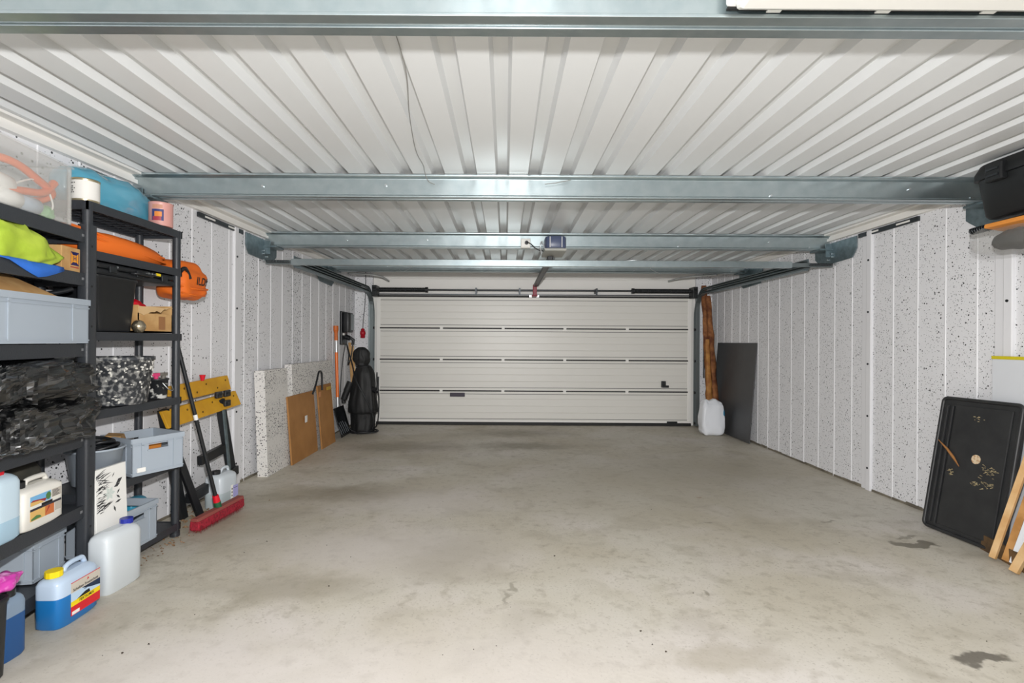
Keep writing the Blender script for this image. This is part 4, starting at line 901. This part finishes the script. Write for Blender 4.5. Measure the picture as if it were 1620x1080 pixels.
# black refuse bags
def bagblk(c,rad,seed,e=2.6,floor=None):
    def f(p,d):
        rg=lambda sc,sd:1-2*abs(nz(p,sc,sd))-.5
        k=1+.17*rg(6,seed)+.13*rg(13,seed+2)+.07*rg(27,seed+4)+.12*nz(p,4,seed)
        q=p*k
        if floor is not None: q.z=max(q.z,floor)
        return q
    return MB().blob(c,rad,e,120,64,f,smooth=False)
tag(loc1(bagblk((-.09,.52,1.105),(.185,.39,.095),2,3.2)).build('refuse_bag',mBagBlack),'crumpled black refuse bag, upper of two on the near unit','refuse bag')
tag(loc1(bagblk((-.07,.50,.93),(.20,.41,.10),11,3.0,-.098)).build('refuse_bag',mBagBlack),'crumpled black refuse bag lying under the other on the near unit','refuse bag')
for i,(x,y,z) in enumerate(((.115,.80,.90),(.12,.66,.845))):
    b=MB().blob((x-.01,y,z),(.02,.03,.018),2.5,18,10,lambda p,d:p+d*.01*nz(p,40,i)); 
# canisters on fifth board
wc=canister('wood_oil_canister','cream canister with a house and terrace label on the near unit',U1(-.035,.575,0)[:2],AN,.06,.118,.205,.479,mat('cream_plastic','#e9e6de',.35),cap_at=-.72,m_cap=mBlack,capr=.03,e=11)
lm2=[mat('w_sky','#79b4e0',.5),mat('w_red','#9c2f33',.5),mat('w_sand','#dcb36a',.5),mat('w_tree','#4d7a45',.5),mat('w_dark','#32303a',.5),mat('w_terra','#c9713f',.5),mat('w_text','#bdb6ac',.5),mInk]
b=MB(); X=.0605
def q2(y0_,y1_,za,zb,m,dx=0): b.box((X,y0_,za),(X+.0006+dx,y1_,zb),m)
q2(-.085,.035,.105,.145,0); q2(.04,.10,.11,.145,6); q2(-.085,.10,.082,.092,4); q2(-.085,.0,.04,.082,2); q2(.0,.055,.04,.082,5); q2(.06,.10,.045,.08,6)
X1=X+.0009
b.add([(X1,-.085,.105),(X1,.0,.105),(X1,-.03,.118),(X1,-.085,.122)],[(0,1,2,3)],2)
b.add([(X1,-.085,.122),(X1,-.03,.118),(X1,.0,.107),(X1,.01,.118),(X1,-.07,.128)],[(0,1,2,3,4)],1)
b.add([(X1,.02+.016*math.cos(k*.7),.125+.017*math.sin(k*.7)) for k in range(9)],[tuple(range(9))],3)
b.add([(X1,-.08,.05),(X1,-.05,.06),(X1,-.03,.055),(X1,-.02,.045),(X1,-.08,.042)],[(0,1,2,3,4)],3)
b.add([(X1,.0,.045),(X1,.03,.075),(X1,.022,.08)],[(0,1,2)],1)
for k in range(6): b.box((X1,.045,.113+.005*k),(X1+.0002,.09-.006*(k%3),.115+.005*k),4)
q2(-.02,.045,.09,.102,7,-.0001)
o=b.build('label',lm2,wc,local=True); o['label']='picture label of a house and terrace'
t=canister('clear_bottle','clear blue tinted canister with a red cap at the left edge, near unit',U1(-.04,.375,0)[:2],AN,.07,.075,.30,.479,mat('pale_blue_plastic','#c5d9e6',.28),mat('pale_blue_liq','#a8c8dc',.25),.09,m_cap=mRed,cap_at=.1,capr=.032,hand=False)
t=thing('fuel_can','dusty black fuel can with arched handle behind the cream canister','fuel can',U1(-.19,.64,.479),AN)
mDust=mat('dusty_black','#33332f',.6,0,'#4f4c42',10,(.4,.7))
MB().sup([(0,.06,.15,5),(.01,.07,.16,6),(.20,.07,.16,6),(.235,.06,.15,4),(.245,.04,.12,3)],(0,0,0),40).build('can_body',mDust,t,local=True)
MB().tube(spline([(0,-.12,.225),(0,-.09,.26),(0,-.02,.278),(0,.06,.282),(0,.10,.265),(0,.11,.23)],6),.014,10).build('handle',mBlack,t,local=True)
MB().tube(spline([(0,-.03,.225),(0,-.02,.265)],6),.01,8).tube([(0,.03,.225),(0,.03,.27)],.01,8).build('handle_strut',mBlack,t,local=True)
MB().lathe([(.03,.215),(.03,.24)],(0,-.125,0),18).build('cap',mBlack,t,local=True)
# near floor: bin, second blue canister, purple bag
t=thing('black_floor_bin','low black bin on the floor at the lower left picture corner','bin',(-1.893,1.695,fz(1.7)))
MB().sup([(fz(1.7),.05,.17,8),(.06,.055,.18,8),(.325,.06,.19,8),(.33,.064,.194,8),(.345,.064,.194,8),(.345,.058,.186,8),(.2,.054,.18,8)],(-1.893,1.695,0),40).build('bin_wall',mBlack,t)
canister('dark_blue_canister','dark blue canister squeezed between the floor bin and blue screenwash',(-1.95,1.985),0,.035,.05,.27,fz(2),mat('grey_blue_plastic','#7d8fa3',.4),mat('dark_blue_liq','#1f4f86',.3),.17,m_cap=mBlack,cap_at=0,hand=False)
tag(MB().blob((-1.91,1.85,.378),(.065,.14,.034),2.3,48,20,lambda p,d:p+d*.03*(crumple(p,22,4)-.3)+d*.01*nz(p,30,2)).build('purple_film_bag',mat('purple_film','#c23fa0',.2,0,'#e7a3d6',28,(.45,.65))),'pink purple film bag on the low black bin, left edge','film bag')
# ------------------------------------------------------------ beyond the far unit
t=thing('work_bench','folded work bench with yellow jaws and black legs on the left wall','work bench',(-2.3,3.9,.0))
mJaw=mat('yellow_board','#dba524',.5,0,'#c9931c',6,(.35,.65))
def jaw(ya,yb,za,zb,dz,x0_,x1_):   # boards tilt up a little at the far end
    b=MB(); P=[Vector((x1_,ya,za)),Vector((x1_,yb,za+dz)),Vector((x0_,yb,zb+dz)),Vector((x0_,ya,zb))]
    b.add(P+[p-Vector((.022,0,0)) for p in P],[(0,1,2,3),(7,6,5,4),(0,4,5,1),(1,5,6,2),(2,6,7,3),(3,7,4,0)])
    o=b.build('jaw_board',mJaw,t,bevel=.003)
    h0=MB().tube([(0,0,0),(.003,0,0)],.008,10).build('dog_hole',mat('hole','#6a4a12',.8) if 'hole' not in MATS else MATS['hole'],o,local=True)
    n=6; first=True
    for i in range(n):
        f=(i+.6)/n; g=(.3,.7)[i%2]; p=P[0].lerp(P[1],f).lerp(P[3].lerp(P[2],f),g)-t.location-o.location
        if first: h0.location=p; first=False
        else: share(h0,'dog_hole',o,p)
jaw(3.46,4.27,.855,.97,.03,-2.34,-2.31)
jaw(3.40,4.33,.70,.815,.05,-2.305,-2.255)
for y,z in ((4.0,.86),(4.12,.86),(4.12,.78)): MB().box((-2.275,y-.04,z-.02),(-2.25,y+.04,z+.03)).box((-2.285,y-.025,z),(-2.24,y+.02,z+.012)).build('clamp_block',mBlack,t,bevel=.006)
b=MB().lathe([(.012,.985),(.022,1.03)],(-2.32,3.88,0),14); b.build('knob',mRed,t)
def bar(p,q,w,th,nm,m):
    a=Vector(p); c=Vector(q); d=c-a; R=d.to_track_quat('Z','X').to_matrix(); mb=MB().box((-w/2,-th/2,0),(w/2,th/2,d.length)); mb.v=[a+R@v_ for v_ in mb.v]; mb.build(nm,m,t,bevel=.004)
bar((-2.30,4.08,.82),(-2.27,4.22,.16),.06,.05,'leg',mBlack); bar((-2.25,4.05,.74),(-2.24,4.13,.2),.03,.012,'leg_strip',mGalvD)
bar((-2.33,3.45,.82),(-2.30,3.62,.02),.055,.05,'leg',mBlack); bar((-2.28,3.5,.55),(-2.2,3.66,.03),.045,.04,'leg',mBlack)
bar((-2.26,3.62,.16),(-2.26,4.26,.21),.07,.05,'foot_bar',mBlack); bar((-2.29,3.8,.39),(-2.29,4.18,.42),.07,.04,'cross_bar',mBlack)
bar((-2.30,4.2,.2),(-2.28,4.24,.01),.05,.04,'leg',mBlack)
# clear canister with label near the broom
cc=canister('clear_canister','clear canister with violet label and dark cap behind the broom',(-2.2,3.93),-.12,.075,.105,.29,fz(3.93),mat('clear_milky','#ccd4da',.3),mat('milky_liq','#b8c4c8',.3),.12,m_cap=mBlack,cap_at=-.55,capr=.026)
b=MB(); b.box((.0755,.01,.03),(.0765,.035,.16),0); b.box((.0755,.036,.06),(.0765,.095,.15),1); b.box((.0765,.036,.13),(.077,.095,.133),2)
for k in range(4): b.box((.0765,.017,.045+.026*k),(.077,.028,.057+.026*k),2)
o=b.build('label',[mWhiteP,mat('violet_label','#a9a6d8',.5),mInk],cc,local=True); o['label']='violet and white label'
# broom
t=thing('broom','broom with red bristles and black handle leaning on the far unit','broom',(-2.02,3.58,fz(3.58)))
ba=Vector((-2.035,3.32,0)); bb_=Vector((-2.0,3.84,0)); ud=(bb_-ba).normalized(); sd=Vector((ud.y,-ud.x,0))
b=MB(); z0_=fz(3.6)
b.prism([(-.03,z0_+.085),(.03,z0_+.085),(.022,z0_+.105),(-.022,z0_+.105)],'y',0,.52); b.v=[ba+sd*p.x+ud*p.y+Vector((0,0,p.z)) for p in b.v]; b.build('head_block',mat('brush_wood','#8f4a42',.7),t,bevel=.004)
b=MB(); rs=random.Random(3)
for i in range(52):
    for j in range(5):
        for k in range(3):
            y=.006+.51*i/52+rs.uniform(-.004,.004); x=-.024+.012*j+rs.uniform(-.004,.004); lx_,ly_=x*1.5+rs.uniform(-.006,.006),y+rs.uniform(-.008,.008)
            w=.0022; base_=[Vector((x-w,y,z0_+.088)),Vector((x+w,y-w,z0_+.088)),Vector((x,y+w,z0_+.088))]; tip=Vector((lx_,ly_,z0_+.002))
            vs=[ba+sd*p.x+ud*p.y+Vector((0,0,p.z)) for p in base_+[tip]]; b.add(vs,[(0,1,3),(1,2,3),(2,0,3)])
b.build('bristles',mat('red_bristle','#b3263a',.6),t)
b=MB().box((-.034,.004,z0_+.025),(.034,.516,z0_+.085)); b.v=[ba+sd*p.x+ud*p.y+Vector((0,0,p.z)) for p in b.v]; b.build('bristle_core',mat('red_bristle_core','#a81f33',.75,0,'#7f1525',60,(.4,.6),bump=.5,bscale=200),t,bevel=.008)
h0=Vector((-2.02,3.575,z0_+.10)); h1=Vector((-2.168,3.325,1.32)); dd=h1-h0
MB().tube([h0+dd*.0,h0+dd*.035],.024,12).build('socket',mat('socket_green','#1f5a38',.5),t)
MB().tube([h0+dd*.03,h0+dd*.075],[.024,.02],12).build('collar',mRed,t)
MB().tube([h0+dd*.06,h1],.013,12).build('handle',mBlack,t)
MB().tube([h0+dd*.53,h0+dd*.56],.0135,12).build('worn_band',mWhiteP,t)
# ------------------------------------------------------------ small debris on the floor
b=MB(); rs=random.Random(9)
def flake(mb,x,y,s):
    a=rs.random()*6; z=fz(y)+.001; q=[Vector((x+s*math.cos(a+k*1.57)*rs.uniform(.5,1.2),y+s*.7*math.sin(a+k*1.57)*rs.uniform(.5,1.2),z+(0 if k%2 else s*.5))) for k in range(4)]+[Vector((x,y,z+s*.8))]
    mb.add(q,[(0,1,4),(1,2,4),(2,3,4),(3,0,4)])
for k in range(130): flake(b,-2.1+rs.gauss(-.1,.09),3.62+rs.gauss(0,.2),rs.uniform(.006,.02))
for k in range(60): flake(b,-2.1+rs.gauss(0,.05),3.1+rs.gauss(0,.2),rs.uniform(.004,.012))
o=b.build('leaf_litter',mat('litter','#6d5238',.9,0,'#94775a',30)); o['kind']='stuff'; o['label']='dry leaf litter on the floor around the far shelf foot'; o['category']='leaf litter'
b=MB()
for k in range(70): flake(b,rs.uniform(-1.7,2.8),rs.uniform(1.5,4.5),rs.uniform(.002,.005))
for (x,y) in ((.62,2.1),(.66,2.05),(.6,2.2),(-1.52,2.02),(-1.46,2.08),(.55,1.78),(.68,1.75),(-.9,2.6),(.3,3.0),(-1.5,3.2)): flake(b,x,y,.008)
o=b.build('floor_crumbs',mat('crumbs','#3a3128',.9)); o['kind']='stuff'; o['label']='small dark crumbs scattered over the concrete floor'; o['category']='crumbs'
